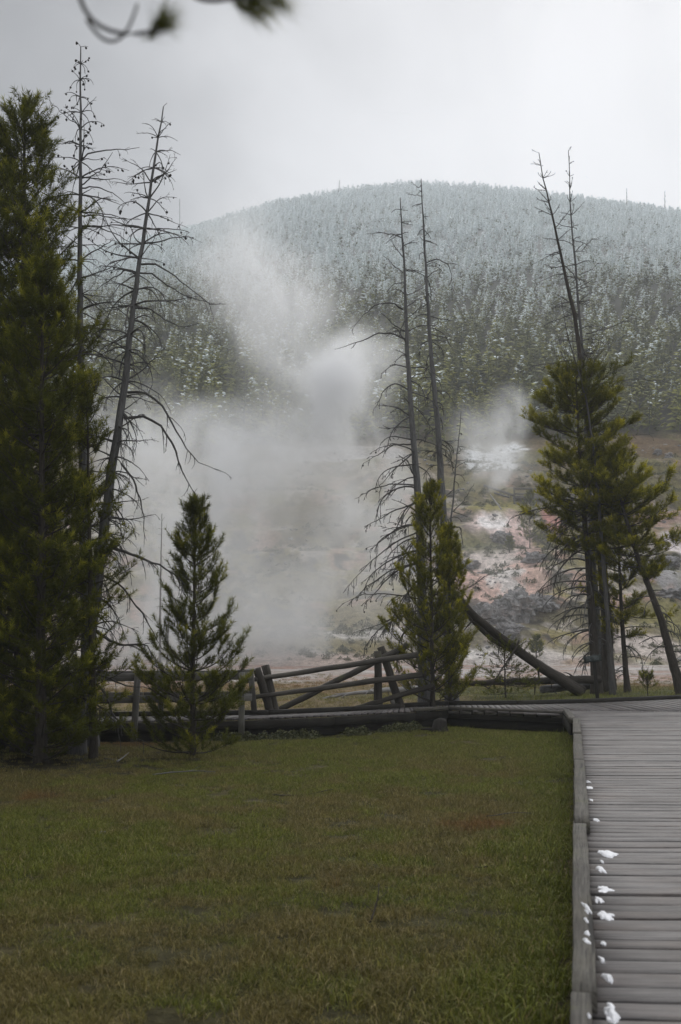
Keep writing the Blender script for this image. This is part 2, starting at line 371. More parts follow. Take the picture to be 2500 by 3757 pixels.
# ------------------------------------------------------------------ boardwalk
walk = thing('boardwalk', (4.5, 22, -.3), 'weathered grey plank boardwalk with a timber kerb turning left past the meadow', 'boardwalk')
def kx(y): return .205 * y - .004                       # kerb line of the near run
mb = MB(); y = 2.2; CORNER = 21.3
while y < 23.9:
    wd = random.uniform(.16, .25)
    f = (y - 2.2) / 21.7; sl = -.075 * (1 - f) + .035 * f
    x0 = kx(y) + .02 if y < CORNER else 4.37 + (y - CORNER) * .16
    x1 = kx(y) + 4.6
    z = random.uniform(-.004, .004) - .02
    mb.box((x0, y, z), (x1, y + sl * (x1 - x0), z + random.uniform(-.004, .004)), (0, 0, 1), wd - random.uniform(.007, .022), .04, bev=.004, warp=.0025)
    y += wd
# left run: front edge and far edge, boards across it
front = np.array([(-9.5, 20.3), (-4.6, 21.7), (-1.89, 22.56), (-.13, 23.6), (1.62, 25.0), (2.43, 25.75), (4.76, 24.15)])
far_ = np.array([(-9.5, 22.1), (-4.9, 23.0), (-1.5, 23.55), (.25, 24.75), (1.62, 26.2), (2.6, 26.9), (5.1, 27.35), (8.8, 29.6), (10, 30.2)])
def along(poly, n):
    c = np.concatenate([[0], np.cumsum(np.linalg.norm(np.diff(poly, axis=0), axis=1))]); s = np.linspace(0, c[-1], n)
    return np.stack([np.interp(s, c, poly[:, 0]), np.interp(s, c, poly[:, 1])], 1), c[-1]
fr = np.array([(-9.5, 20.3), (-4.6, 21.7), (-1.89, 22.56), (-.13, 23.6), (1.62, 25.0), (2.43, 25.8), (4.1, 25.35), (6.0, 24.95), (9.2, 24.6)])
fa = np.array([(-9.5, 22.1), (-4.9, 23.0), (-1.5, 23.55), (.25, 24.75), (1.62, 26.2), (2.55, 26.95), (4.2, 27.15), (5.9, 27.8), (9.0, 29.75)])
nb = 100
tt = np.linspace(0, len(fr) - 1, nb)
A_ = np.stack([np.interp(tt, range(len(fr)), fr[:, i]) for i in (0, 1)], 1); B_ = np.stack([np.interp(tt, range(len(fa)), fa[:, i]) for i in (0, 1)], 1)
for i in range(nb - 1):
    a0, a1, b0, b1 = A_[i], A_[i+1], B_[i], B_[i+1]
    g = .085; z1 = .004 + random.uniform(-.003, .003); z0 = z1 - .04
    c4 = [a0 * (1-g) + a1 * g, a0 * g + a1 * (1-g), b0 * g + b1 * (1-g), b0 * (1-g) + b1 * g]
    v = [(p[0], p[1], z0) for p in c4] + [(p[0], p[1], z1) for p in c4]
    L = np.linalg.norm(b0 - a0); w = np.linalg.norm(a1 - a0); r = random.random() * 50
    bp = [(0, 0, r), (0, w, r), (L, w, r), (L, 0, r)] * 2
    mb.add(v, [(0, 3, 2, 1), (4, 5, 6, 7), (0, 1, 5, 4), (1, 2, 6, 5), (2, 3, 7, 6), (3, 0, 4, 7)], bp=bp, tint=random.random() * 1.1)
# infill boards lying along the run at the corner
for i in range(7):
    f = i / 7
    p0 = np.array([2.55, 25.72]) * (1 - f) + np.array([4.42, 23.9]) * f; y0 = 25.55 - f * 1.5
    mb.box((2.7 + f * 1.75, y0, -.03), (9.0, y0 - .35, -.03), (0, 0, 1), .2, .04, bev=.004, warp=.002)
mb.build('deck', M_deck, walk)
mb = MB()                                               # timbers of the near kerb with their joints
for y0, y1, dx, dz, kw in ((2.0, 4.85, -.008, -.005, .086), (4.86, 9.25, 0, 0, .106), (9.26, 14.0, .012, .006, .122), (14.01, 18.0, .0, -.004, .128), (18.01, 21.28, -.01, .003, .132)):
    mb.box((kx(y0) + kw / 2 + dx, y0, .045 + dz), (kx(y1) + kw / 2 + dx, y1, .045 + dz), (0, 0, 1), kw, .095, bev=.006, warp=.004, tint=random.random())
mb.box((4.36, 21.36, .045), (4.78, 24.1, .045), (0, 0, 1), .125, .095, bev=.012, warp=.004)
mb.build('kerb', M_kerb, walk)
mb = MB()
for p, q_ in zip(fa[1:-1], fa[2:]):
    p, q_ = np.array(p) + (0, .09), np.array(q_) + (0, .09)
    mb.box((*p, .05), (*q_, .05), (0, 0, 1), .11, .10, bev=.01, warp=.003)
mb.build('kerb', M_farkerb, walk)
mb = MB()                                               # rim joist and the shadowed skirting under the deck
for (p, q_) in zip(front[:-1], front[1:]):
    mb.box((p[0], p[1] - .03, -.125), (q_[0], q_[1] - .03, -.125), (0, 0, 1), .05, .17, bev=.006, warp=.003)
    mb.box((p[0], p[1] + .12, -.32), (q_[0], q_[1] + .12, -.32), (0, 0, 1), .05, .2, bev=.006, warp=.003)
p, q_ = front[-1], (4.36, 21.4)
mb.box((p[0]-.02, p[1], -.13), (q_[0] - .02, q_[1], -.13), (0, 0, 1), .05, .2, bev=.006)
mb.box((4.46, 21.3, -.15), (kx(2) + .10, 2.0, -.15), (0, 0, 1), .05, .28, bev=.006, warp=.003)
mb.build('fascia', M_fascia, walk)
mb = MB()
for (p, q_) in zip(front[-3:-1], front[-2:]):
    mb.box((p[0], p[1] - .045, .01), (q_[0], q_[1] - .045, .01), (0, 0, 1), .10, .07, bev=.01, warp=.004)
mb.build('edge_timber', M_kerb, walk)
blk = MB()                                              # short blocks visible under the edge at the corner
for i in range(9):
    f0, f1 = i / 9, i / 9 + .095
    p, q_ = front[-2] * (1 - f0) + front[-1] * f0, front[-2] * (1 - f1) + front[-1] * f1
    blk.box((p[0], p[1] - .07, -.075), (q_[0], q_[1] - .07, -.075), (0, 0, 1), .04, .06, bev=.006, tint=random.random())
blk.build('spacer_block', M_kerb, walk)

# ------------------------------------------------------------------ plank railing on the left
rail = thing('plank_railing', (-4.2, 21.9, -.3), 'grey sawn plank railing with two boards behind the lone small pine', 'railing')
def rail_side(d0, d1, xa, xb, posts, feet):
    for z, h in ((.84, .15), (.42, .14)):
        mb = MB(); A = P(xa, 2340, d0); B = P(xb, 2340, d1); A[2] = z; B[2] = z + .01
        mid = (A + B) / 2 + [0, 0, random.uniform(-.01, .01)]
        mb.box(A, mid, (0, 1, 0), h, .045, bev=.006, warp=.004); mb.box(mid + (B - A) * .002, B, (0, 1, 0), h, .045, bev=.006, warp=.004)
        mb.build('rail', M_rail, rail)
    for xt, xb_, top in posts:
        mb = MB(); f = (xt - xa) / (xb - xa); d = d0 * (1 - f) + d1 * f - .07
        a = P(xt, 2340, d); a[2] = top; b_ = P(xb_, 2340, d); b_[2] = feet
        mb.box(b_, a, (0, 1, 0), .115, .09, bev=.008, warp=.004); mb.build('post', M_rail, rail)
rail_side(21.3, 22.4, 120, 925, [(507, 490, .95), (888, 886, .93), (260, 250, .95)], -.42)
rail_side(23.1, 23.5, 120, 928, [(590, 590, .9), (300, 300, .9)], -.1)
mb = MB(); a = P(885, 2340, 22.35); b_ = P(926, 2340, 23.4); a[2] = b_[2] = .95
mb.box(a, b_, (0, 0, 1), .14, .04, bev=.006); mb.build('cap_board', M_rail, rail)
mb = MB(); mb.box(P(934, 2612, 23.5), P(920, 2458, 23.5), (0, 1, 0), .115, .09, bev=.008); mb.build('post', M_rail, rail)

# ------------------------------------------------------------------ log fence
fence = thing('log_fence', (-1.2, 24.2, -.3), 'dark rustic log fence with crossed leaning posts and a diagonal brace', 'fence')
def lg(name, x0, y0, d0, x1, y1, d1, w0, w1, mat=M_log, par=None, mid=0.0):
    a = P(x0, y0, d0); b_ = P(x1, y1, d1); n_ = 10; f = np.linspace(0, 1, n_)[:, None]
    pts = a * (1 - f) + b_ * f + (rng.random((n_, 3)) - .5) * .018; pts[:, 2] -= mid * np.sin(f[:, 0] * math.pi)
    rad = (w0 / 2 / F_PX * d0) * (1 - f[:, 0]) + (w1 / 2 / F_PX * d1) * f[:, 0]
    mb = MB(); mb.tube(pts, rad, 12, lump=.06, tint=random.random()); return mb.build(name, mat, par or fence, True)
lg('post', 944, 2452, 23.75, 1000, 2640, 23.9, 30, 32); lg('post', 974, 2440, 24.05, 1018, 2640, 24.05, 30, 30)
lg('post', 1387, 2389, 25.75, 1390, 2640, 25.75, 27, 32); lg('post', 1398, 2374, 26.05, 1486, 2640, 26.05, 27, 32)
lg('rail', 903, 2497, 23.6, 1530, 2403, 25.9, 17, 22); lg('rail', 938, 2556, 23.6, 1560, 2474, 26.2, 17, 23)
lg('rail', 1300, 2600, 25.4, 1590, 2515, 26.3, 16, 21); lg('brace', 1018, 2608, 24.25, 1494, 2370, 26.3, 22, 24)
lg('rail', 1460, 2592, 26.3, 1440, 2570, 27.5, 22, 22)

# ------------------------------------------------------------------ trees
def rnd(a, b): return a + (b - a) * rng.random()
def curve(p, az, el, L, n_, bend, jit=.12, azbend=0.):
    """a branch: starts at p towards azimuth az and elevation el, elevation drifts by bend over its length"""
    pts = [np.array(p, float)]
    for i in range(n_):
        el += bend / n_ + (rng.random() - .5) * jit; az += azbend / n_ + (rng.random() - .5) * jit
        pts.append(pts[-1] + L / n_ * np.array([math.cos(el) * math.cos(az), math.cos(el) * math.sin(az), math.sin(el)]))
    return np.array(pts)
def path3(px, d, dz=None):
    a = np.array([P(x, y, d) for x, y in px]); return a
def resample(pts, n_):
    c = np.concatenate([[0], np.cumsum(np.linalg.norm(np.diff(pts, axis=0), axis=1))]); s = np.linspace(0, c[-1], n_)
    return np.stack([np.interp(s, c, pts[:, i]) for i in range(3)], 1), s / c[-1]
def twigs(mb, pts, r0, level, dens, lenf, droop, tips, minr=.0028):
    """side twigs along a branch, thinner at each level"""
    L = np.linalg.norm(np.diff(pts, axis=0), axis=1).sum()
    nt = int(L * dens * rnd(.7, 1.3))
    for _ in range(nt):
        f = rnd(.15, 1) ** .8; i = min(int(f * (len(pts) - 1)), len(pts) - 2); g = f * (len(pts) - 1) - i
        p = pts[i] * (1 - g) + pts[i+1] * g; t = pts[i+1] - pts[i]
        az = math.atan2(t[1], t[0]) + rnd(.35, 1.1) * random.choice((-1, 1)); el = math.atan2(t[2], math.hypot(t[0], t[1])) + rnd(-.5, .5)
        l_ = L * lenf * rnd(.4, 1.1) * (1.15 - .6 * f)
        q = curve(p, az, el, l_, 5, -droop * rnd(.2, 1.2), .35)
        r = max(minr, r0 * .45 * (1 - .5 * f)); mb.tube(q, np.linspace(r, minr * .8, len(q)), 4, cap=False)
        tips.append(q[-1]); tips.append(q[3])
        if level > 0: twigs(mb, q, r, level - 1, dens * 2.2, lenf * 1.05, droop, tips, minr)
def taper(pts, r0, r1, p=1.0):
    return r1 + (r0 - r1) * (1 - np.linspace(0, 1, len(pts))) ** p

cone_mesh = None
def make_cone():
    global cone_mesh
    mb = MB(); z = np.linspace(0, 1, 5); pts = np.stack([np.zeros(5), np.zeros(5), -z * .05], 1)
    mb.tube(pts, np.array([.008, .02, .023, .016, .004]), 6, lump=.15)
    o = mb.build('cone', M_conemat, None, True); cone_mesh = o.data; bpy.data.objects.remove(o)
m, n, l, b = new_mat('dry cone'); b.inputs['Base Color'].default_value = (.03, .026, .022, 1); b.inputs['Roughness'].default_value = .9; M_conemat = m
make_cone()
def dead_tree(name, label, px, d, r_top, r_base, spec, explicit=(), ncone=0, cone_y=1e9, mat=M_dead, cat='dead tree', group=None, twmat=None):
    """px runs from the top down; spec rows: (y0, y1, number, length at y0, length at y1, elevation, bend, twig density, left share)"""
    w = path3(px, d); base = w[-1].copy(); gz = float(H(base[0], base[1]))
    if base[2] > gz - .1: base[2] = gz - .15
    w[-1] = base
    root = thing(name, (base[0], base[1], gz), label, cat, group)
    tr, f = resample(w[::-1], 44); tr[1:-1] += (rng.random((42, 3)) - .5) * .02
    mb = MB(); rad = r_base + (r_top - r_base) * f ** .8; rad = rad * (1 + .35 * np.exp(-f * 28)); mb.tube(tr, rad, 9, lump=.07); mb.build('trunk', mat, root, True)
    ys = HY - (tr[:, 2] - EYE) / d * F_PX                          # photo row of each trunk point
    mb = MB(); tips = []; allp = []; tmin = .003 if d < 22 else (.0065 if d < 100 else .03)
    for (y0, y1, cnt, l0, l1, el, bend, tw, left) in spec:
        cnt = int(cnt * (1.4 if d < 22 else 1.0)); tw = tw * 1.4
        for i in range(cnt):
            yy = y0 + (y1 - y0) * (i + rng.random()) / cnt; j = int(np.argmin(abs(ys - yy)))
            az = rnd(-1.25, 1.25) + (math.pi if rng.random() < left else 0)
            L = (l0 + (l1 - l0) * (yy - y0) / (y1 - y0 + 1e-6)) * rnd(.45, 1.15)
            q = curve(tr[j], az, el + rnd(-.5, .5), L, 10, bend * rnd(.1, 1.5), .38, rnd(-.7, .7))
            r = min(rad[j] * .55, .004 + .011 * L + tmin * .6); mb.tube(q, taper(q, r, tmin), 5, cap=False)
            allp.append(q); t_ = []; twigs(mb, q, r, 1, tw, .34, .6, t_, tmin); tips += t_ + [q[-1], q[-2]]
    for (pp, r, tw, dd) in explicit:
        w2 = np.array([P(x, y, d + dd * i / max(1, len(pp) - 1)) for i, (x, y) in enumerate(pp)]); q, _ = resample(w2, 14); q[1:] += (rng.random((13, 3)) - .5) * .025
        mb.tube(q, taper(q, r, .004), 6, cap=False); t_ = []; twigs(mb, q, r, 1, tw, .26, .9, t_, tmin); tips += t_
    mb.build('crown', twmat or M_deadtwig, root)
    tips = [t for t in tips if HY - (t[2] - EYE) / t[1] * F_PX < cone_y]
    random.shuffle(tips)
    for t in tips[:ncone]:
        o = bpy.data.objects.new('cone', cone_mesh); C.objects.link(o); o.parent = root; o.location = Vector(t) - root.location
        o.rotation_euler = (rnd(-.8, .8), rnd(-.8, .8), 0); s_ = rnd(.55, 1.05); o.scale = (s_, s_, s_)
    return root

def shoots_to_needles(mb, S0, S1, tint, n_, ln, wd, spread=1.0):
    """bottle-brush needles round every shoot S0->S1"""
    S0 = np.asarray(S0); S1 = np.asarray(S1); m_ = len(S0)
    ax = S1 - S0; L = np.linalg.norm(ax, axis=1, keepdims=True); ax = ax / L
    ref = np.where(abs(ax[:, 2:3]) < .9, np.array([[0, 0, 1.]]), np.array([[1., 0, 0]]))
    u = np.cross(ax, ref); u /= np.linalg.norm(u, axis=1, keepdims=True); w = np.cross(ax, u)
    f = rng.random((m_, n_)) ** .85 * 1.02; a = rng.random((m_, n_)) * 2 * math.pi
    base = S0[:, None] + ax[:, None] * (L * 1.0)[:, None] * f[..., None]
    rad = np.cos(a)[..., None] * u[:, None] + np.sin(a)[..., None] * w[:, None]
    sp = spread * (1.15 - .35 * f ** 2) * (0.7 + .5 * rng.random((m_, n_)))
    dr = ax[:, None] * np.cos(sp)[..., None] + rad * np.sin(sp)[..., None]; dr[..., 2] += .12
    sd = np.cross(dr, rng.normal(size=dr.shape)); sd /= np.linalg.norm(sd, axis=-1, keepdims=True) + 1e-9
    ll = ln * (.7 + .6 * rng.random((m_, n_)))[..., None]
    v = np.stack([base - sd * wd / 2, base + sd * wd / 2, base + dr * ll], 2).reshape(-1, 3)
    t = np.arange(m_ * n_ * 3).reshape(-1, 3)
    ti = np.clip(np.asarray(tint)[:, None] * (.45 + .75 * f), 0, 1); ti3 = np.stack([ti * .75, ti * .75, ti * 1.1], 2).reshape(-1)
    mb.add(v, None, t, tint=ti3)

def pine(name, label, px, d, prof, r_base, whorl=.17, per=6, up=.25, shoot=.2, nn=30, nl=.065, nw=.007, mat=M_needle, dens=1.0, gap=.25, group=None, dead=None, r_top=.01,
         cat='pine tree', keep=None, lump=.35, upb=.5, hup=.25):
    w = path3(px, d); base = w[-1].copy(); gz = float(H(base[0], base[1])); base[2] = min(base[2], gz - .1); w[-1] = base
    root = thing(name, (base[0], base[1], gz), label, cat, group)
    tr, f = resample(w[::-1], 50); mbt = MB(); tr[1:-2] += (rng.random((47, 3)) - .5) * .012
    rad = r_base + (r_top - r_base) * f ** .9; rad = rad * (1 + .5 * np.exp(-f * 30)); mbt.tube(tr, rad, 10, lump=.06)
    pz = np.array([EYE + (HY - y) / F_PX * d for y, _ in prof])[::-1]; pr = np.array([h / F_PX * d for _, h in prof])[::-1]
    S0, S1, T = [], [], []
    z = pz[0]; ztop = pz[-1]
    phase = 0.
    while z < ztop:
        Rr = np.interp(z, pz, pr); j = int(np.argmin(abs(tr[:, 2] - z))); j = min(j, len(tr) - 2)
        k_ = max(3, int(per * rnd(.7, 1.3))); phase += rnd(.3, 1.2)
        for b_ in range(k_):
            if rng.random() < gap * (.5 if z < ztop - 1.2 else .1): continue
            az = phase + b_ * 2 * math.pi / k_ + rnd(-.3, .3)
            lf = 1 + lump * (fbm(az * 1.1 + 5, z * 1.2, 2, 7) - .5) * 2
            L = max(.10, Rr * lf * rnd(.85, 1.25))
            e0 = up + hup * ((z - pz[0]) / (ztop - pz[0]) - .35) + rnd(-.2, .2) + (.45 if z > ztop - 3 * whorl else 0)
            n_ = max(4, int(L / .12)); q = curve(tr[j] + [0, 0, rnd(-.04, .04)], az, e0, L / max(.45, math.cos(e0)) * .95, n_, upb * rnd(.5, 1.2), .12)
            rb = min(rad[j] * .5, .004 + .011 * L); mbt.tube(q, taper(q, rb, .003), 4, cap=False)
            out = rnd(.0, 1)
            # leader of the branch and its side shoots
            def brush(p, dirv, l_, t_):
                S0.append(p); S1.append(p + dirv * l_); T.append(t_)
            tip = q[-1]; td = q[-1] - q[-2]; td /= np.linalg.norm(td)
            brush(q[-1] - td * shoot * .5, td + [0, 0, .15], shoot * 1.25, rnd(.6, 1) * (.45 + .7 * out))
            ns = int(L / .085 * dens * 1.4) + 1
            for s_ in range(ns):
                g = 1 - (rng.random() ** 1.25) * .85 if L > .35 else rnd(.15, 1)
                x_ = g * (len(q) - 1); i = min(int(x_), len(q) - 2); p = q[i] + (q[i+1] - q[i]) * (x_ - i); t = q[i+1] - q[i]; t = t / np.linalg.norm(t)
                if rng.random() < gap * .35: continue
                sdv = np.cross(t, [0, 0, 1]); sdv /= np.linalg.norm(sdv) + 1e-9
                dv = t * rnd(.5, .95) + sdv * rnd(.35, .95) * random.choice((-1, 1)) + np.array([0, 0, rnd(.1, .85)]); dv /= np.linalg.norm(dv)
                ln_ = shoot * rnd(.6, 1.25)
                off = rnd(0, .10) * (1 + L)
                p2 = p + dv * off
                if off > .05: mbt.tube(np.array([p, p2]), [.004, .003], 3, cap=False)
                hgt = (z - pz[0]) / (ztop - pz[0])
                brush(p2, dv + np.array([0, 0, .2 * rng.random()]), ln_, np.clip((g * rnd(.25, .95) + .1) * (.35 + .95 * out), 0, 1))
        z += whorl * rnd(.75, 1.3) * (1 if z < ztop - 1.3 else .6)
    # upright leader
    top = tr[-1]; 
    for k_ in range(5):
        a_ = rnd(0, 6.28); o_ = np.array([math.cos(a_), math.sin(a_), 0]) * .05; b0 = top - [0, 0, shoot * (1.1 + .35 * k_)]; S0.append(b0); S1.append(b0 + o_ + [0, 0, shoot * 1.05]); T.append(rnd(.6, .9))
    if dead:                                                       # bare grey lower branches
        y0, y1, cnt, l0, l1, left, tw = dead
        ys = HY - (tr[:, 2] - EYE) / d * F_PX; mbd = MB(); tips = []
        for i in range(cnt):
            yy = y0 + (y1 - y0) * (i + rng.random()) / cnt; j = int(np.argmin(abs(ys - yy)))
            az = rnd(-1.3, 1.3) + (math.pi if rng.random() < left else 0); L = (l0 + (l1 - l0) * i / cnt) * rnd(.5, 1.1)
            q = curve(tr[j], az, .15 + rnd(-.3, .3), L, 9, -1.3 * rnd(.4, 1.3), .22); r = .011 + .012 * L
            mbd.tube(q, taper(q, r, .008), 5, cap=False); twigs(mbd, q, r, 1, tw, .34, .8, tips, .0065)
        mbd.build('bare_branch', M_deadtwig, root)
    mbt.build('trunk', M_bark, root, True)
    S0 = np.array(S0); S1 = np.array(S1); T = np.array(T)
    kz = S1[:, 2] < w[0][2] + .03; S0, S1, T = S0[kz], S1[kz], T[kz]
    if keep is not None:
        kk = keep((S1[:, 0] / S1[:, 1]) * F_PX + CX, HY - (S1[:, 2] - EYE) / S1[:, 1] * F_PX); S0, S1, T = S0[kk], S1[kk], T[kk]
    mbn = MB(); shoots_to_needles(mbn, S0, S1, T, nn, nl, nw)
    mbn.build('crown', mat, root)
    return root

GL = 'green pines of the clump on the left'
pine('pine_tree', 'tallest green pine of the left clump, its tip level with the bare snag beside it', [(92, 348), (88, 900), (84, 1800), (80, 2790)], 19.6,
     [(375, 12), (450, 42), (560, 82), (640, 118), (760, 150), (1000, 205), (1300, 255), (1700, 265), (2300, 270), (2780, 240)], .16, group=GL, dens=.75, shoot=.25, nn=48, nw=.010, nl=.09, gap=.35, lump=.5)
pine('pine_tree', 'shorter olive pine standing in front of the left clump, foliage down to the grass', [(158, 935), (155, 1500), (150, 2795)], 18.2,
     [(960, 18), (1050, 55), (1200, 105), (1500, 165), (1800, 195), (2300, 215), (2785, 215)], .10, group=GL, dens=.8, nn=48, nw=.010, nl=.085, shoot=.22, gap=.3, lump=.5, whorl=.2)
pine('pine_tree', 'green pine at the far left edge, cut by the frame', [(-8, 470), (-8, 1200), (-15, 2790)], 20.3,
     [(490, 10), (560, 40), (700, 85), (1000, 165), (1600, 240), (2780, 240)], .15, group=GL, dens=.9, nn=38, nw=.011, nl=.085, gap=.3)
pine('pine_tree', 'thin sparse pine with a few green sprigs reaching over the leaning dead trunk', [(318, 1380), (330, 2000), (345, 2775)], 18.9,
     [(1400, 15), (1600, 60), (1850, 105), (2200, 130), (2700, 115)], .07, group=GL, dens=.7, nn=48, nw=.009, nl=.08, whorl=.26, per=5, gap=.7)
pine('small_pine', 'lone small green pine with open whorled branches before the plank railing', [(718, 1822), (714, 2100), (708, 2500), (708, 2770)], 19.2,
     [(1850, 20), (1960, 50), (2060, 70), (2140, 78), (2240, 112), (2300, 122), (2400, 155), (2500, 185), (2600, 205), (2755, 190)], .055, whorl=.2, per=6, up=.15, hup=.5, shoot=.22, nn=74, nl=.078, nw=.0075,
     dens=.75, gap=.25, lump=.4, upb=.85, r_top=.008)
pine('small_pine', 'bright green bushy pine standing against the log fence below the twin snags', [(1578, 1768), (1582, 2100), (1590, 2600)], 26.6,
     [(1790, 20), (1880, 52), (1980, 72), (2080, 88), (2200, 115), (2320, 142), (2450, 160), (2570, 150)], .07, whorl=.21, per=6, up=.3, shoot=.2, nn=44, nl=.085, nw=.010, mat=M_needle_y, dens=.85, gap=.25, lump=.3, upb=.9)
pine('small_pine', 'narrower green pine touching the right side of the bushy pine at the log fence', [(1645, 1925), (1650, 2300), (1652, 2600)], 27.1,
     [(1945, 20), (2030, 45), (2150, 65), (2300, 88), (2450, 108), (2570, 100)], .06, whorl=.26, per=6, up=.3, shoot=.19, nn=42, nl=.085, nw=.010, mat=M_needle_y, dens=.85, gap=.25, upb=.9)
# right hand clump
GR = 'living pines of the clump on the right'
pine('pine_tree', 'yellow green pine with a broad crown, standing in the right clump under bare twin tops', [(2112, 1338), (2128, 1700), (2162, 2100), (2192, 2545)], 33.2,
     [(1350, 70), (1400, 115), (1470, 140), (1560, 130), (1640, 160), (1720, 150), (1800, 165), (1900, 130), (2000, 90)], .16, whorl=.26, per=7, up=.05, shoot=.26, nn=50, nl=.11, nw=.013, mat=M_needle_y, dens=1.0, gap=.25, lump=.75,
     group=GR, dead=(1850, 2420, 60, 2.1, 1.1, .75, 5))
pine('pine_tree', 'leaning green pine at the right frame edge whose trunk slants up to the left', [(2235, 1640), (2290, 1880), (2342, 2050), (2427, 2273), (2506, 2550)], 32.4,
     [(1680, 30), (1760, 80), (1850, 130), (1960, 165), (2060, 130), (2140, 60)], .15, whorl=.28, per=6, up=.05, shoot=.24, nn=50, nl=.11, nw=.013, mat=M_needle_y, dens=1.0, gap=.25, lump=.75, group=GR,
     dead=(2150, 2480, 16, 1.0, .9, .3, 4))
pine('pine_tree', 'slender pine behind the leaning one with a low green tuft on its trunk', [(2262, 1800), (2272, 2050), (2284, 2300), (2304, 2540)], 33.6,
     [(1830, 30), (1950, 95), (2100, 100), (2230, 120), (2330, 70)], .095, whorl=.28, per=5, up=.05, shoot=.22, nn=48, nl=.11, nw=.013, mat=M_needle_y, dens=.9, gap=.25, lump=.75, group=GR,
     dead=(2300, 2480, 10, 1.0, 1.0, .3, 4))

# unseen pines added beyond the left edge of the view to shade the near meadow
src = [o for o in C.objects if o.name.startswith('pine_tree') and o.parent is None][1]
for x_, y_, s_ in ((-8.6, 17.0, 1.15), (-7.2, 12.6, 1.2), (-5.6, 8.2, 1.2), (-4.6, 3.2, 1.25)):
    o = copy_tree(src); o.location = (x_, y_, float(H(x_, y_))); o.scale = (s_, s_, s_); o.rotation_euler = (0, 0, rnd(0, 6.28))
    tag(o, 'unseen olive pine added outside the left edge to shade the meadow', 'pine tree', 'unseen pines added beyond the left edge for shade')

# bare trees
dead_tree('dead_tree', 'tall straight dead tree dotted with cones at its top, left of the leaning one', [(297, 172), (296, 600), (294, 1000), (300, 1500), (312, 2100), (330, 2775)], 20.6, .010, .15,
          [(190, 330, 14, .14, .36, .5, -1.3, 5, .5), (330, 520, 14, .36, .55, .5, -1.4, 5, .5), (520, 800, 20, .6, 1.05, .25, -.7, 4, .45), (800, 1300, 26, .9, 1.0, .1, -.6, 4, .35), (1300, 2200, 18, .8, .8, -.2, -.8, 4, .4)],
          [([(297, 585), (330, 560), (390, 552), (460, 547), (512, 543)], .016, 3, .3), ([(298, 680), (330, 655), (370, 625), (415, 560)], .013, 3, -.3), ([(299, 690), (350, 685), (420, 710), (472, 755)], .014, 4, .3),
           ([(298, 792), (360, 790), (430, 800), (520, 805)], .014, 3, .4), ([(298, 830), (350, 830), (420, 855), (500, 905)], .015, 3, -.3), ([(288, 530), (250, 525), (190, 532)], .011, 3, .2), ([(290, 460), (240, 425), (182, 370)], .01, 3, .2)],
          ncone=98, cone_y=640)
dead_tree('dead_tree', 'big leaning dead tree with long drooping bare limbs beside the left pines', [(600, 392), (582, 500), (560, 640), (540, 780), (523, 900), (485, 1155), (459, 1410), (440, 1538), (408, 1729), (395, 1857), (383, 1927), (357, 2151), (325, 2374), (290, 2565), (284, 2780)], 19.5, .010, .15,
          [(410, 560, 12, .15, .45, .5, -.9, 5, .55), (560, 800, 20, .5, .95, .3, -.8, 4.5, .5), (800, 1150, 26, .95, 1.15, .1, -.9, 4, .5), (1150, 1500, 26, .9, 1.1, .1, -1.3, 4.5, .42), (1500, 2000, 38, .85, 1.0, -.1, -1.6, 5, .3), (2000, 2650, 34, .85, .9, -.25, -1.2, 6, .22)],
          [([(520, 970), (570, 970), (640, 1010), (700, 1060), (770, 1115), (830, 1118)], .018, 3, -.6), ([(515, 1002), (560, 1005), (650, 1070), (720, 1100), (790, 1115)], .016, 3, .5), ([(495, 1130), (550, 1130), (600, 1170), (660, 1200), (735, 1185)], .016, 3, .5),
           ([(470, 1440), (530, 1440), (590, 1480), (635, 1560), (690, 1650), (720, 1690), (800, 1728)], .024, 4, -.8), ([(455, 1535), (520, 1525), (590, 1560), (640, 1640), (665, 1720), (700, 1790), (735, 1850)], .028, 5, .4),
           ([(445, 1700), (490, 1760), (515, 1830), (530, 1900), (528, 1990)], .02, 6, .3), ([(408, 2007), (470, 2030), (587, 2074), (670, 2131), (708, 2176)], .032, 7, -.6), ([(383, 2112), (446, 2150), (529, 2259), (574, 2342), (600, 2390)], .022, 6, .5),
           ([(357, 2316), (400, 2350), (446, 2367), (500, 2365), (540, 2368), (570, 2430)], .032, 8, -.7), ([(345, 2500), (390, 2545), (415, 2620), (470, 2690), (530, 2720)], .028, 7, -.6), ([(330, 2560), (380, 2600), (430, 2660), (445, 2740)], .02, 6, -.4),
           ([(335, 2465), (400, 2490), (470, 2520), (590, 2525)], .02, 3, -.5), ([(475, 1270), (430, 1275), (370, 1300), (330, 1300)], .016, 4, .3), ([(505, 1000), (460, 990), (400, 1030), (345, 1070)], .016, 4, .3)],
          ncone=45, cone_y=1000)
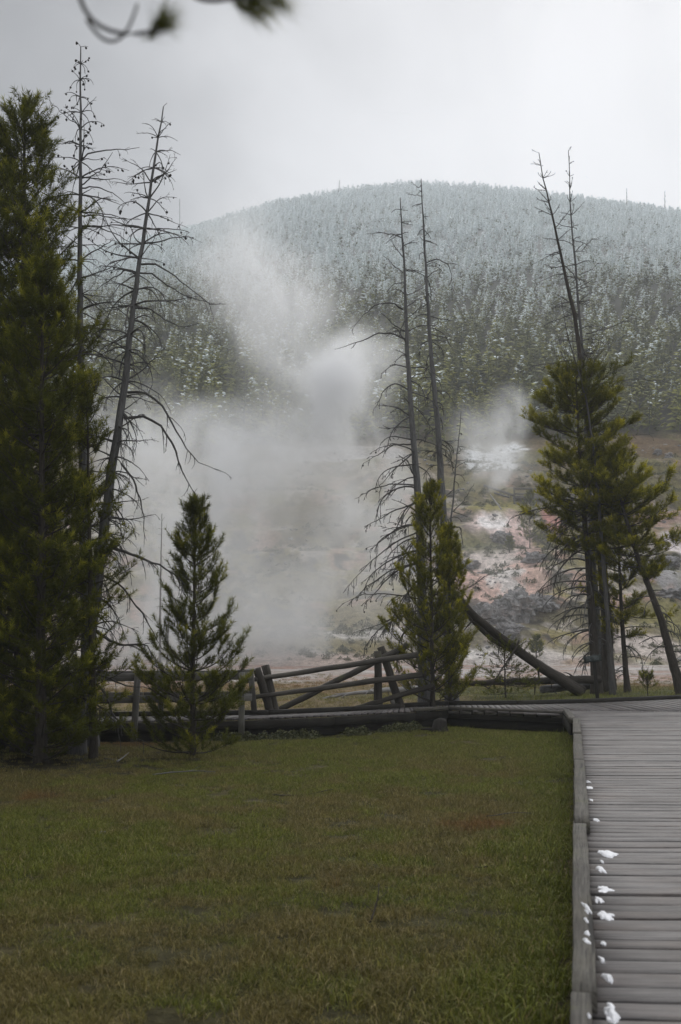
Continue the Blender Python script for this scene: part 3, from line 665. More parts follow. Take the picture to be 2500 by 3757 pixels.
dead_tree('dead_tree', 'left of the twin bare snags above the bushy pine, long limbs arching left', [(1469, 726), (1486, 1015), (1494, 1263), (1507, 1470), (1519, 1632), (1532, 1797), (1545, 2000), (1560, 2600)], 28.2, .012, .17,
          [(740, 1000, 14, .25, .6, .3, -.6, 3, .5), (1000, 1300, 12, .6, .9, .2, -.8, 3, .5), (1300, 1750, 18, .8, 1.3, .1, -.9, 4, .75), (1750, 2300, 32, 1.5, 1.9, -.1, -1.0, 4.5, .85)],
          [([(1490, 1245), (1440, 1222), (1390, 1222), (1330, 1250), (1228, 1283)], .026, 2, .5), ([(1480, 1135), (1440, 1110), (1380, 1115), (1330, 1160), (1290, 1215)], .022, 2, -.5), ([(1474, 872), (1440, 860), (1400, 855), (1342, 857)], .015, 2, .3),
           ([(1478, 1000), (1450, 980), (1430, 955), (1405, 935)], .014, 3, .3), ([(1497, 1430), (1450, 1405), (1410, 1430), (1368, 1515)], .022, 5, .5), ([(1510, 1630), (1450, 1630), (1400, 1660), (1335, 1700)], .022, 5, .5), ([(1520, 1780), (1440, 1775), (1370, 1795), (1300, 1832)], .022, 5, .5),
           ([(1540, 1950), (1450, 1990), (1360, 2060), (1280, 2150)], .024, 5, -.5), ([(1545, 2060), (1440, 2090), (1350, 2150), (1278, 2215)], .024, 5, .5), ([(1548, 2200), (1440, 2180), (1330, 2180), (1252, 2218)], .022, 4, .4), ([(1550, 2250), (1460, 2260), (1400, 2290), (1300, 2320)], .02, 4, .4)],
          ncone=36, cone_y=2250)
dead_tree('dead_tree', 'right of the twin bare snags above the bushy pine, forked at its thin top', [(1546, 656), (1550, 760), (1556, 849), (1569, 1097), (1585, 1346), (1606, 1549), (1627, 1880), (1640, 2100), (1660, 2600)], 28.8, .010, .17,
          [(670, 900, 14, .15, .4, .2, -.5, 3, .5), (900, 1250, 16, .4, .7, .2, -1.1, 5, .35), (1250, 1750, 24, .6, .8, .1, -1.4, 6, .45), (1750, 2100, 8, .5, .5, -.2, -1, 4, .4)],
          [([(1549, 680), (1535, 690), (1510, 668)], .01, 2, .1), ([(1552, 720), (1520, 715), (1488, 706)], .009, 2, .1), ([(1562, 965), (1600, 950), (1640, 965), (1657, 1000), (1660, 1070)], .018, 6, .3), ([(1575, 1225), (1620, 1235), (1690, 1258)], .016, 3, .2),
           ([(1562, 1010), (1555, 900), (1563, 760)], .012, 2, .1), ([(1600, 1430), (1640, 1440), (1670, 1480)], .016, 4, .2), ([(1610, 1620), (1650, 1650), (1665, 1740)], .016, 5, .2)],
          ncone=12)
dead_tree('dead_tree', 'thinnest bare snag right of the twin snags, a slim dark leaning pole', [(1692, 1510), (1683, 1620), (1673, 1714), (1656, 1913), (1650, 2100), (1648, 2600)], 28.0, .008, .06,
          [(1530, 1700, 10, .15, .3, .3, -.4, 3, .4), (1700, 2000, 10, .3, .5, .3, -1.2, 3, .4)], [([(1658, 1880), (1700, 1840), (1742, 1772)], .012, 2, .2), ([(1655, 1930), (1690, 1935), (1700, 2010)], .02, 3, .2)])
dead_tree('dead_tree', 'left bare top of the right clump, leaning left above the yellow green pine', [(1978, 560), (1990, 640), (2017, 749), (2054, 915), (2083, 1048), (2106, 1140), (2132, 1330), (2190, 1800), (2228, 2300), (2236, 2560)], 34.2, .010, .20,
          [(570, 800, 20, .25, .6, .5, .3, 4, .6), (800, 1150, 20, .6, .9, .1, -.5, 4, .7), (1150, 1500, 10, .9, .9, 0, -.6, 4, .6), (1900, 2480, 40, .5, .5, .1, -1.8, 7, .5)],
          [([(2080, 1000), (2030, 1010), (1960, 1045)], .015, 3, .3), ([(2065, 915), (2020, 935), (1950, 975)], .014, 3, .3)], ncone=8, mat=M_bark)
dead_tree('dead_tree', 'right bare top of the right clump, upright and dense with twigs', [(2086, 555), (2090, 640), (2095, 800), (2115, 1000), (2130, 1200), (2140, 1340), (2168, 1900), (2210, 2560)], 34.8, .010, .13,
          [(560, 850, 24, .2, .55, .7, .4, 5, .45), (850, 1330, 30, .5, .8, .3, -.8, 5, .4)],
          [([(2125, 1010), (2170, 990), (2200, 962)], .016, 5, .3), ([(2135, 920), (2170, 880), (2215, 865)], .014, 4, .3), ([(2150, 1225), (2230, 1205), (2290, 1180), (2350, 1162)], .02, 4, .4), ([(2150, 1330), (2170, 1290), (2220, 1280)], .016, 4, .3),
           ([(2140, 1420), (2250, 1400), (2340, 1390), (2450, 1400)], .022, 3, .4), ([(2100, 1320), (2040, 1330), (1960, 1340), (1900, 1370)], .02, 5, -.4), ([(2180, 1560), (2290, 1530), (2330, 1445)], .018, 4, -.4), ([(2200, 1620), (2300, 1600), (2400, 1590)], .014, 3, -.3)], ncone=8)
dead_tree('dead_tree', 'slim dark leaning stem crossing in front of the yellow green crown', [(2058, 1095), (2075, 1190), (2100, 1290), (2122, 1360), (2150, 1455), (2185, 1700), (2225, 2200), (2250, 2560)], 32.6, .008, .09,
          [(1110, 1400, 10, .2, .4, .3, -.3, 3, .5)], mat=M_deadtwig)

# fallen timber behind the boardwalk
def fallen(name, label, pts, w0, w1, cat, mat, nstub=6, tw=0, group=None, sides=10, parent_loc=None):
    w = np.array([P(*p) for p in pts]); q, f = resample(w, 18); q[1:-1] += (rng.random((16, 3)) - .5) * .03
    root = thing(name, q[0], label, cat, group); mb = MB()
    r = (w0 * (1 - f) + w1 * f) / 2 / F_PX * q[:, 1]; mb.tube(q, r, sides, lump=.07); mb.build('trunk', mat, root, True)
    mb = MB(); tips = []
    for i in range(nstub):
        j = random.randrange(2, 17); s_ = curve(q[j], rnd(0, 6.28), rnd(-1.2, .9), rnd(.2, .7), 5, -.5, .3); mb.tube(s_, taper(s_, max(.008, r[j] * .35), .004), 5, cap=False)
        if tw: twigs(mb, s_, .01, 0, tw, .5, .4, tips)
    if nstub: mb.build('branch', mat, root)
    return root
fallen('fallen_log', 'thick dark fallen trunk slanting down from behind the bushy pine to the right clump', [(1640, 2150, 29.5), (1740, 2258, 30), (1850, 2350, 30.7), (1990, 2448, 31.5), (2130, 2540, 32)], 24, 40, 'log', M_bark, 7)
fallen('fallen_log', 'second slanting fallen trunk lying just behind the thick dark one', [(1690, 2230, 30.6), (1800, 2340, 31.2), (1930, 2410, 31.8), (2140, 2535, 32.6)], 18, 34, 'log', M_bark, 6)
fallen('fallen_log', 'long level dark log lying on the grass under the slanting trunks', [(1690, 2508, 31), (1900, 2500, 31.8), (2200, 2492, 33)], 20, 32, 'log', M_bark, 9)
fallen('fallen_log', 'short grey log lying beneath the long level log', [(1990, 2530, 32.3), (2080, 2520, 33), (2170, 2515, 33.6)], 30, 30, 'log', M_dead, 2)
fallen('fallen_log', 'pale grey fallen tree with stubby branches on the flat behind the log fence', [(1160, 2570, 37), (1260, 2548, 37), (1400, 2534, 37.2), (1560, 2525, 37.5)], 7, 26, 'log', M_pale, 24, 2)
fallen('fallen_branch', 'drooping broken green-tipped bough hanging beside the slanting trunks', [(1905, 2350, 30.6), (1880, 2400, 30.4), (1840, 2460, 30.3), (1790, 2530, 30.2)], 8, 3, 'branch', M_bark, 12, 4)
# green sprigs under the slanting trunks: young pine leaning there
pine('small_pine', 'ragged low green pine growing under the slanting fallen trunks', [(1850, 2330), (1852, 2420), (1856, 2545)], 30.9, [(2340, 25), (2400, 75), (2470, 90), (2540, 100)], .03, whorl=.22, per=5, up=-.2, shoot=.2, nn=30, nl=.075, nw=.011, dens=.6, gap=.7, upb=.3)
pine('small_pine', 'tiny green pine seedling on the grass left of the leaning trunk', [(2372, 2462), (2375, 2500), (2378, 2535)], 31.5, [(2470, 14), (2495, 30), (2525, 32)], .015, whorl=.12, per=5, up=.3, shoot=.13, nn=30, nl=.07, nw=.010, dens=.8, gap=.3)

# stump at the boardwalk
st = on_ground(1628, 2690); st = np.array([2.12, 24.3, float(H(2.12, 24.3))])
root = thing('tree_stump', st, 'dark rotten stump with spreading roots at the foot of the boardwalk', 'stump')
mb = MB(); mb.tube([st + [0, 0, -.1], st + [0, 0, .1], st + [.02, 0, .22], st + [.02, .02, .27]], [.24, .15, .13, .10], 12, lump=.2); mb.build('trunk', M_fascia, root, True)
mb = MB()
for a in np.linspace(0, 6.28, 8)[:-1]:
    q = curve(st + [0, 0, .08], a + rnd(-.3, .3), -.25, rnd(.3, .6), 5, .1, .3); mb.tube(q, taper(q, .05, .015), 6)
mb.build('root', M_fascia, root, True)

# ------------------------------------------------------------------ sign
sg = P(2180, 2417, 29.0); root = thing('trail_sign', (sg[0], sg[1], float(H(sg[0], sg[1]))), 'small dark green trail sign on a slanting wooden post beyond the boardwalk', 'sign')
mb = MB(); mb.box(P(2196, 2600, 29.05), P(2178, 2400, 29.05), (0, 1, 0), .085, .07, bev=.008); mb.build('post', M_fascia, root)
a, b_ = P(2143, 2421, 28.96), P(2206, 2413, 28.96)
mb = MB(); mb.box(a, b_, (0, 1, 0), .165, .03, bev=.004); mb.build('panel', M_sign, root)
mb = MB(); ax_ = (b_ - a) / np.linalg.norm(b_ - a); upv = np.array([-ax_[2], 0, ax_[0]])
for c0, c1 in ((.05, .18), (.25, .4)):                     # two columns of worn unreadable lines
    for r_ in range(4):
        x_ = c0
        while x_ < c1 - .02:
            wl_ = rnd(.012, .03); p = a + ax_ * x_ + upv * (.048 - r_ * .028) - np.array([0, .018, 0]); mb.box(p, p + ax_ * wl_, (0, 1, 0), .011, .004, bev=.0005); x_ += wl_ + .008
mb.build('lettering', M_letter, root)

# ------------------------------------------------------------------ snow left on the boards
SN = 'patches of melting snow along the kerb'
def snow(px, py, rx, ry, h, label, z0=.003):
    mb = MB(); h *= .6; c0 = None
    for sat in range(6):
        k_ = 1 if sat == 0 else rnd(.25, .55)
        ox, oy = (0, 0) if sat == 0 else (rx * rnd(-.75, .75) * (1 if z0 < .05 else .3), ry * rnd(-.7, .7))
        c = snow_bit(mb, px + ox, py + oy, rx * k_, ry * k_, h * k_, z0)
        if sat == 0: c0 = c
    o = mb.build('snow_patch', M_snow, None, True)
    o.data.transform(__import__('mathutils').Matrix.Translation(-Vector(c0))); o.location = c0
    tag(o, label, 'snow', SN)
def snow_bit(mb, px, py, rx, ry, h, z0):
    d = (EYE - z0) * F_PX / (py - HY); c = P(px, py, d); c[2] = z0
    ax, ay = .7 * rx / F_PX * d, .66 * ry / (py - HY) * d
    n_a, n_r = 40, 9; v = [(c[0], c[1], z0 + h)]; q = []; t = []; sd = random.randrange(1000)
    for j in range(1, n_r + 1):
        f = j / n_r
        for i in range(n_a):
            a = i / n_a * 2 * math.pi
            w_ = .3 + 1.4 * float(fbm(math.cos(a) * 1.9 + 4 + sd, math.sin(a) * 1.9 + 3, 2, sd)) + .12 * (float(fbm(math.cos(a) * 7 + sd, math.sin(a) * 7, 2, sd)) - .5)
            x_, y_ = math.cos(a) * ax * f * w_, math.sin(a) * ay * f * w_
            z = h * (1 - f ** 2.5) * (.45 + 1.1 * float(fbm(x_ * 45 + sd, y_ * 45, 3, 9))) - (.004 if j == n_r else 0)
            v.append((c[0] + x_, c[1] + y_, z0 + z))
    for i in range(n_a): t.append((0, 1 + i, 1 + (i + 1) % n_a))
    for j in range(n_r - 1):
        for i in range(n_a): q.append((1 + j*n_a + i, 1 + (j+1)*n_a + i, 1 + (j+1)*n_a + (i+1) % n_a, 1 + j*n_a + (i+1) % n_a))
    mb.add(v, q, t); c[2] = z0; return c
for a in ((2243, 3720, 30, 46, .035, 'largest lump of snow on the deck, nearest to the viewer'),
          (2228, 3588, 21, 22, .028, 'rounded snow lump just beyond the nearest large one on the deck'),
          (2220, 3360, 36, 22, .022, 'three-armed flat snow patch on the deck halfway along the kerb'),
          (2222, 3262, 34, 16, .016, 'ragged snow scraps spread over two boards beside the kerb joint'),
          (2205, 3190, 17, 18, .024, 'compact snow lump right behind the long pointed patch'),
          (2232, 3133, 44, 15, .025, 'long snow patch with a pointed right end on the deck'),
          (2190, 3008, 13, 8, .016, 'small round snow lump on its own near the kerb joint'),
          (2160, 2890, 20, 5, .012, 'thin flat snow streak on the farther boards by the kerb'),
          (2158, 2867, 9, 6, .012, 'little snow lump above the thin flat streak'),
          (2168, 2935, 8, 6, .010, 'speck of snow between the thin streak and the small round lump'),
          (2214, 3460, 10, 10, .012, 'small snow crumb between the three-armed patch and the rounded lump'),
          (2208, 3520, 9, 16, .010, 'narrow upright snow scrap close to the kerb'),
          (2200, 3300, 16, 16, .010, 'thin snow scrap against the kerb below the ragged scraps'),
          (2210, 3160, 6, 8, .008, 'tiny snow crumb just below the long pointed patch')): snow(*a)
for a in ((2153, 3330, 11, 26, .02, 'tall snow streak lying on top of the kerb'), (2156, 3425, 12, 12, .018, 'upper snow lump on top of the kerb'),
          (2153, 3455, 14, 16, .02, 'lower snow lump on top of the kerb'), (2160, 3725, 8, 10, .01, 'faint snow crumb on the kerb closest to the viewer'),
          (2152, 3375, 7, 12, .008, 'thin melting snow crumb on the kerb between streak and lumps')): snow(*a, z0=.094)

# ------------------------------------------------------------------ stones, sticks
def rock(c, s, label, sq=.7, group=None, mat=M_rock, name='boulder', rough=.5):
    import bmesh
    bm = bmesh.new(); bmesh.ops.create_icosphere(bm, subdivisions=5, radius=1)
    sd = random.randrange(500)
    from mathutils import noise as mn
    for v in bm.verts:
        p = v.co.copy(); k_ = 1 + rough * (.8 * mn.fractal(p * 1.3 + Vector((sd, 0, 0)), .8, 2, 7) - .25 * abs(mn.noise(p * 3.1 + Vector((0, sd, 0))))) + .35 * rough * (mn.cell(p * 2.2 + Vector((sd, 3, 1))) - .5)
        v.co = Vector((p.x * k_ * s, p.y * k_ * s, p.z * k_ * s * sq))
    me = bpy.data.meshes.new(name); bm.to_mesh(me); bm.free(); me.materials.append(mat)
    o = bpy.data.objects.new(name, me); C.objects.link(o); o.location = (c[0], c[1], c[2] + s * sq * .25); o.rotation_euler = (0, 0, rnd(0, 6))
    return tag(o, label, 'rock', group)
for px, py, s_px, sq, lab in ((1800, 2290, 75, .8, 'left grey crag of the dark outcrop under the pink clay'), (1905, 2250, 85, .85, 'tallest dark grey crag of the outcrop under the pink clay'),
                              (1985, 2230, 60, .7, 'right grey crag of the dark outcrop, partly behind bare twigs'), (1860, 2330, 60, .6, 'lowest dark crag of the outcrop at the edge of the flat'),
                              (1840, 1985, 48, .6, 'brown rounded hump between the white pool and the pink clay'), (1905, 2175, 22, .7, 'small reddish boulder above the dark outcrop'),
                              (1960, 2060, 40, .6, 'grey boulder behind the drooping bare twigs'), (1720, 2080, 40, .5, 'grey boulder at the left edge of the pink clay'),
                              (2440, 2080, 60, .5, 'grey boulder on the slope at the right frame edge'), (2470, 2190, 50, .5, 'lower grey boulder by the right frame edge'), (2480, 1980, 22, .6, 'dark boulder below the white patch at the right frame edge'),
                              (2415, 1665, 16, .8, 'dark lump in the grass below the wood at right'), (2455, 1680, 18, .8, 'second dark lump in the grass below the wood at right')):
    c = on_ground(px, py); rock(c, s_px / F_PX * c[1], lab, sq)
c = on_ground(380, 3061, 4); rock(c, .05, 'pale stone lying alone in the meadow grass', .5, mat=M_snow if False else M_pale, name='stone')
def stick(px, py, L, az, r, label, mat=M_bark, el=.05, tw=0):
    c = on_ground(px, py, 4); c[2] += .03
    q = curve(c, az, el, L, 7, -.1, .25); mb = MB(); mb.tube(q, taper(q, r, r * .4), 6, lump=.08); tips = []
    if tw: twigs(mb, q, r, 0, tw, .5, .2, tips)
    o = mb.build('fallen_stick', mat, None, True); o.data.transform(__import__('mathutils').Matrix.Translation(-Vector(c))); o.location = c
    tag(o, label, 'stick', 'dead sticks lying in the grass')
stick(1745, 3195, .17, -.5, .008, 'short dark stick in the grass near the kerb'); stick(1360, 3400, .35, 1.2, .008, 'dark forked twig standing up in the meadow grass', el=.5, tw=8)
stick(1000, 2925, .8, .1, .012, 'dark stick lying flat in the middle of the meadow'); stick(430, 2800, .3, 1.0, .014, 'pale broken stick under the left clump', M_pale, .3)
stick(380, 2790, .5, .2, .012, 'grey stick lying in the shade under the left clump', M_dead); stick(1785, 3005, .5, -.1, .006, 'thin grey stick beside the orange grass patch', M_dead); stick(560, 2850, .9, .0, .012, 'grey dead branch flat on the ground near the lone small pine', M_dead, tw=4)

# ------------------------------------------------------------------ distant walkway, snags, little pines on the slope
wk = on_ground(1960, 1840); d = wk[1]
root = thing('far_walkway', wk, 'distant grey railed walkway crossing the hot spring slope', 'walkway')
mb = MB(); a, b_ = P(1885, 1826, d), P(2110, 1830, d); mb.box(a, b_, (0, 0, 1), 1.3, .3); mb.build('deck', M_rail, root)
for yy in (1793, 1812):
    mb = MB(); mb.box(P(1885, yy, d - .7), P(2110, yy + 3, d - .7), (0, 1, 0), .2, .06); mb.build('rail', M_rail, root)
for xx in (1887, 1945, 2005, 2065):
    mb = MB(); mb.box(P(xx, 1850, d - .75), P(xx, 1786, d - .75), (0, 1, 0), .14, .14); mb.build('post', M_rail, root)
mb = MB(); mb.box(P(1775, 1780, d + 2), P(1885, 1818, d), (0, 1, 0), .25, .08); mb.build('rail', M_rail, root)
fallen('fallen_log', 'pale bleached log pointing down the slope below the far walkway', [(1800, 1815, d - 3), (1840, 1868, d - 5)], 5, 6, 'log', M_pale, 2)
fallen('fallen_log', 'dark log lying on the slope left of the far walkway', [(1815, 1808, d - 2), (1870, 1825, d - 3)], 7, 6, 'log', M_dead, 2)
dead_tree('dead_snag', 'pale thin snag standing in the steam left of the lone small pine', [(595, 1885), (591, 2050), (588, 2300), (588, 2440)], 60, .02, .09, [(1900, 2250, 14, .3, .5, .3, -.5, 1, .5)], mat=M_pale, twmat=M_pale)
dead_tree('dead_snag', 'shorter pale snag in the steam touching the lone small pine', [(628, 2160), (620, 2260), (612, 2450)], 62, .02, .08, [(2180, 2350, 8, .4, .6, .3, -.5, 1, .5)], mat=M_pale, twmat=M_pale)
slp = [(1945, 2010, 210, 'hazy young pine on the slope below the far walkway'), (1968, 2420, 92, 'small young pine on the clay flat right of the slanting trunks'), (1870, 2030, 60, 'little bush-like pine beside the brown hump')]
for i, (px, py, hp, lab) in enumerate(slp):
    c = on_ground(px, py); d = c[1]; yb = HY - (c[2] - EYE) / d * F_PX; s_ = hp
    pine('young_pine', lab, [(px, yb - s_), (px, yb - s_ * .5), (px, yb)], d, [(yb - s_ * .97, s_ * .05), (yb - s_ * .6, s_ * .16), (yb - s_ * .1, s_ * .26)], .05, whorl=max(.25, s_ / F_PX * d * .07), per=6, up=.2, shoot=.3, nn=24, nl=.13, nw=.03, dens=.45, gap=.2, group='young pines on the hot spring slope')

# ------------------------------------------------------------------ geometry-node scatter for what nobody could count
def scatter(name, pts, scale, rot, idx, tint, protos, label, cat):
    col_ = bpy.data.collections.new(name + '_kinds')
    for i, p in enumerate(protos):
        p.name = '%s_kind_%02d' % (name, i); col_.objects.link(p)
    me = bpy.data.meshes.new(name); me.vertices.add(len(pts)); me.vertices.foreach_set('co', pts.astype(np.float32).ravel())
    for nm, ty, key, dat in (('sc', 'FLOAT_VECTOR', 'vector', scale), ('ro', 'FLOAT_VECTOR', 'vector', rot), ('ix', 'INT', 'value', idx), ('tintv', 'FLOAT', 'value', tint)):
        a = me.attributes.new(nm, ty, 'POINT'); a.data.foreach_set(key, np.asarray(dat, np.int32 if ty == 'INT' else np.float32).ravel())
    o = bpy.data.objects.new(name, me); C.objects.link(o)
    ng = bpy.data.node_groups.new(name + '_scatter', 'GeometryNodeTree')
    ng.interface.new_socket('Geometry', in_out='INPUT', socket_type='NodeSocketGeometry'); ng.interface.new_socket('Geometry', in_out='OUTPUT', socket_type='NodeSocketGeometry')
    nn_, ln = ng.nodes, ng.links
    gi, go = nn_.new('NodeGroupInput'), nn_.new('NodeGroupOutput'); ci = nn_.new('GeometryNodeCollectionInfo'); ci.inputs[0].default_value = col_; ci.inputs[1].default_value = True; ci.inputs[2].default_value = True
    ip = nn_.new('GeometryNodeInstanceOnPoints'); ip.inputs['Pick Instance'].default_value = True
    def na(nm, ty):
        k_ = nn_.new('GeometryNodeInputNamedAttribute'); k_.data_type = ty; k_.inputs[0].default_value = nm; return k_.outputs[0]
    ln.new(gi.outputs[0], ip.inputs['Points']); ln.new(ci.outputs[0], ip.inputs['Instance']); ln.new(na('ix', 'INT'), ip.inputs['Instance Index'])
    er = nn_.new('FunctionNodeEulerToRotation'); ln.new(na('ro', 'FLOAT_VECTOR'), er.inputs[0]); ln.new(er.outputs[0], ip.inputs['Rotation'])
    ln.new(na('sc', 'FLOAT_VECTOR'), ip.inputs['Scale']); ln.new(ip.outputs[0], go.inputs[0])
    md = o.modifiers.new('scatter', 'NODES'); md.node_group = ng
    return tag(o, label, cat, kind='stuff')
def proto(mb, mat, smooth=False):
    o = mb.build('kind', mat, None, smooth); C.objects.unlink(o); return o

# grass
m, n, l, b = new_mat('meadow grass'); k = N(m)
dry = k.attr('tintv', 'Fac', 'INSTANCER'); ti = k.attr('tint')
g0 = k.mix(ti, (.078, .096, .015), (.26, .285, .052)); g1_ = k.mix(ti, (.090, .080, .024), (.30, .255, .092)); g2_ = k.mix(ti, (.13, .075, .026), (.31, .19, .075))
st_ = k.map(ti, 1.2, 1.4); g0 = k.mix(st_, g0, (.36, .30, .15)); g1_ = k.mix(st_, g1_, (.40, .33, .18))
c = k.mix(k.map(dry, .15, .6), g0, g1_); c = k.mix(k.map(dry, .75, 1), c, g2_)
rnd_n = n.new('ShaderNodeObjectInfo').outputs['Random']; c = k.mix(1, c, k.mix(rnd_n, (.7, .72, .7), (1.25, 1.2, 1.1)), 'MULTIPLY')
l.new(c, b.inputs['Base Color']); b.inputs['Roughness'].default_value = .6; b.inputs['Specular IOR Level'].default_value = .2
tr = n.new('ShaderNodeBsdfTranslucent'); l.new(c, tr.inputs[0]); mx = n.new('ShaderNodeMixShader'); mx.inputs[0].default_value = .3
l.new(b.outputs[0], mx.inputs[1]); l.new(tr.outputs[0], mx.inputs[2]); l.new(mx.outputs[0], n['Material Output'].inputs[0]); M_grass = m
def tuft(nb_, rad, h0, h1, lean, wd):
    mb = MB()
    for _ in range(nb_):
        a = rnd(0, 6.28); r_ = rad * math.sqrt(rng.random()); p = np.array([math.cos(a) * r_, math.sin(a) * r_, -.01]); h = rnd(h0, h1)
        ld = rnd(0, 6.28); le = lean * rnd(.2, 1.2); dv = np.array([math.cos(ld), math.sin(ld), 0]); sd = np.array([-dv[1], dv[0], 0]) * wd * rnd(.7, 1.3)
        if rng.random() < .5: sd = dv * wd
        p1 = p + dv * h * le * .35 + [0, 0, h * .6]; p2 = p + dv * h * le * 1.1 + [0, 0, h * max(.12, 1 - .55 * le * le)]
        t0 = rnd(0, 1) ** 1.5 if rng.random() > .14 else 1.5
        mb.add([p - sd / 2, p + sd / 2, p1 + sd * .4, p1 - sd * .4, p2], [(0, 1, 2, 3)], [(3, 2, 4)], tint=t0)
    return proto(mb, M_grass)
tufts = [tuft(34, .085, .04, .10, .9, .0036), tuft(30, .08, .03, .08, 1.3, .0036), tuft(26, .09, .05, .13, .9, .0038), tuft(36, .10, .02, .06, 1.6, .0036), tuft(5, .05, .14, .26, .9, .0028)]
def grass_pts(n_, y0, y1, u0, u1):
    Y = np.sqrt(rng.random(n_) * (y1**2 - y0**2) + y0**2); X = (u0 + (u1 - u0) * rng.random(n_)) * Y; return X, Y
def poly_front(x): return np.interp(x, front[:, 0], front[:, 1])
X, Y = grass_pts(95000, 3.2, 26, -.42, .21)
ok = (X < kx(Y) - .05) & (Y < poly_front(X) - .16)
X, Y = X[ok], Y[ok]
dn = .45 * fbm(X * .45, Y * .45, 4, 301) + .55 * fbm(X * 2.6, Y * 2.6, 4, 305)
dryv = sstep(.34, .60, dn)
edge = np.minimum(kx(Y) - X, 2.5)
dryv *= .25 + .75 * sstep(.1, 1.1, edge + .5 * (fbm(X, Y, 2, 307) - .5))
dryv *= 1 - .55 * sstep(16, 21, Y) * sstep(-4, -1, X)
def gpatch(px, py, rx, ry):
    c = on_ground(px, py, 4); return np.exp(-((X - c[0]) / rx) ** 2 - ((Y - c[1]) / ry) ** 2)
op = gpatch(1790, 3025, .42, .5) + .8 * gpatch(420, 2725, 1.0, .6) + .55 * gpatch(60, 2950, 1.2, .8) + .6 * gpatch(1090, 3230, .5, .5)
dryv = np.clip(dryv * .62 + op * (.6 + .6 * fbm(X * 4, Y * 4, 2, 311)), 0, 1)
bare = fbm(X * 2.8, Y * 2.8, 4, 313); hd = fbm(X * .8, Y * .8, 3, 317)
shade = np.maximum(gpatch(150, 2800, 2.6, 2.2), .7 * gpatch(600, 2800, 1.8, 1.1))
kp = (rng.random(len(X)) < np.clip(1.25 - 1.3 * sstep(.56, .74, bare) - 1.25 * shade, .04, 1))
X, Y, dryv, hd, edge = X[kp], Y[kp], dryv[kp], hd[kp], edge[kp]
# sparse dry grass beyond the boardwalk
X2, Y2 = grass_pts(16000, 25, 62, -.34, .42)
bk = np.interp(X2, fa[:, 0], fa[:, 1]) + .2
ok = (Y2 > bk) & (rng.random(len(X2)) < 1.1 - sstep(36, 60, Y2)); X2, Y2 = X2[ok], Y2[ok]
d2 = np.clip(.55 + .7 * (fbm(X2 * .3, Y2 * .3, 3, 331) - .5) - .55 * sstep(3, 5, X2) * (1 - sstep(31, 36, Y2)) + .35 * sstep(35, 44, Y2), 0, 1)
XX = np.concatenate([X, X2]); YY = np.concatenate([Y, Y2]); n_ = len(XX)
DR = np.concatenate([dryv, d2]); HD = np.concatenate([hd, np.full(len(X2), .5)]); ED = np.concatenate([edge, np.full(len(X2), .6)])
s_ = (.36 + .6 * rng.random(n_)) * (.6 + .9 * HD) * (1 + .5 * (1 - sstep(.05, .9, ED))); s_[YY > 25] *= 1.5
fd = np.concatenate([poly_front(X) - Y, np.full(len(X2), 9.)]); s_ *= .5 + .5 * sstep(.1, 1.6, fd)
ix = rng.choice(4, n_, p=[.33, .27, .22, .18]); ix[rng.random(n_) < .028] = 4
rot = np.stack([rng.normal(0, .15, n_), rng.normal(0, .15, n_), rng.random(n_) * 6.28], 1)
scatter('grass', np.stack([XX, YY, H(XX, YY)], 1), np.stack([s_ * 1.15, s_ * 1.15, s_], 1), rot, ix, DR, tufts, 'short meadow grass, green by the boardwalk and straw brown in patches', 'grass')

# rubble and low brush of the hot-spring slope
def stone_kind():
    import bmesh
    from mathutils import noise as mn
    bm = bmesh.new(); bmesh.ops.create_icosphere(bm, subdivisions=2, radius=1); sd = Vector((rnd(0, 99), 0, 0))
    for v in bm.verts: v.co *= 1 + .9 * mn.noise(v.co * 1.2 + sd); v.co.z *= .6
    me = bpy.data.meshes.new('kind'); bm.to_mesh(me); bm.free(); me.materials.append(M_rock); return bpy.data.objects.new('kind', me)
sk = [stone_kind() for _ in range(4)]
Y = 84 + rng.random(9000) * 64; X = (-.2 + .56 * rng.random(9000)) * Y; kp = rng.random(9000) < .6 * sstep(.5, .75, fbm(X * .22, Y * .22, 4, 601)); X, Y = X[kp], Y[kp]; n_ = len(X); sz = .05 + .22 * rng.random(n_) ** 3
scatter('rubble', np.stack([X, Y, H(X, Y)], 1), np.repeat(sz[:, None], 3, 1), rng.random((n_, 3)) * [.5, .5, 6.28], rng.integers(0, 4, n_), rng.random(n_), sk, 'loose grey stones scattered over the hot spring slope', 'rubble')

# leafy weeds along the foot of the boardwalk
m, n, l, b = new_mat('low leafy weeds'); k = N(m); ti = k.attr('tint'); l.new(k.mix(ti, (.03, .04, .012), (.10, .10, .03)), b.inputs['Base Color']); b.inputs['Roughness'].default_value = .6; M_weed = m
def weed():
    mb = MB()
    for _ in range(120):
        a = rnd(0, 6.28); r_ = .16 * rng.random(); p = np.array([math.cos(a) * r_, math.sin(a) * r_, rnd(0, .13) * (1.2 - r_ / .16)])
        u = rng.normal(size=3); u /= np.linalg.norm(u); w = np.cross(u, rng.normal(size=3)); w /= np.linalg.norm(w); s = rnd(.012, .028)
        mb.add([p - u * s, p + w * s * .5, p + u * s, p - w * s * .5], [(0, 1, 2, 3)], tint=rng.random())
    return proto(mb, M_weed)
wd_ = [weed() for _ in range(3)]
wx = rng.random(260) * 4.2 - 2.4; wy = poly_front(wx) - .12 - .3 * rng.random(260); ok = fbm(wx * 1.5, wy * 1.5, 2, 401) > .42; wx, wy = wx[ok], wy[ok]; n_ = len(wx)
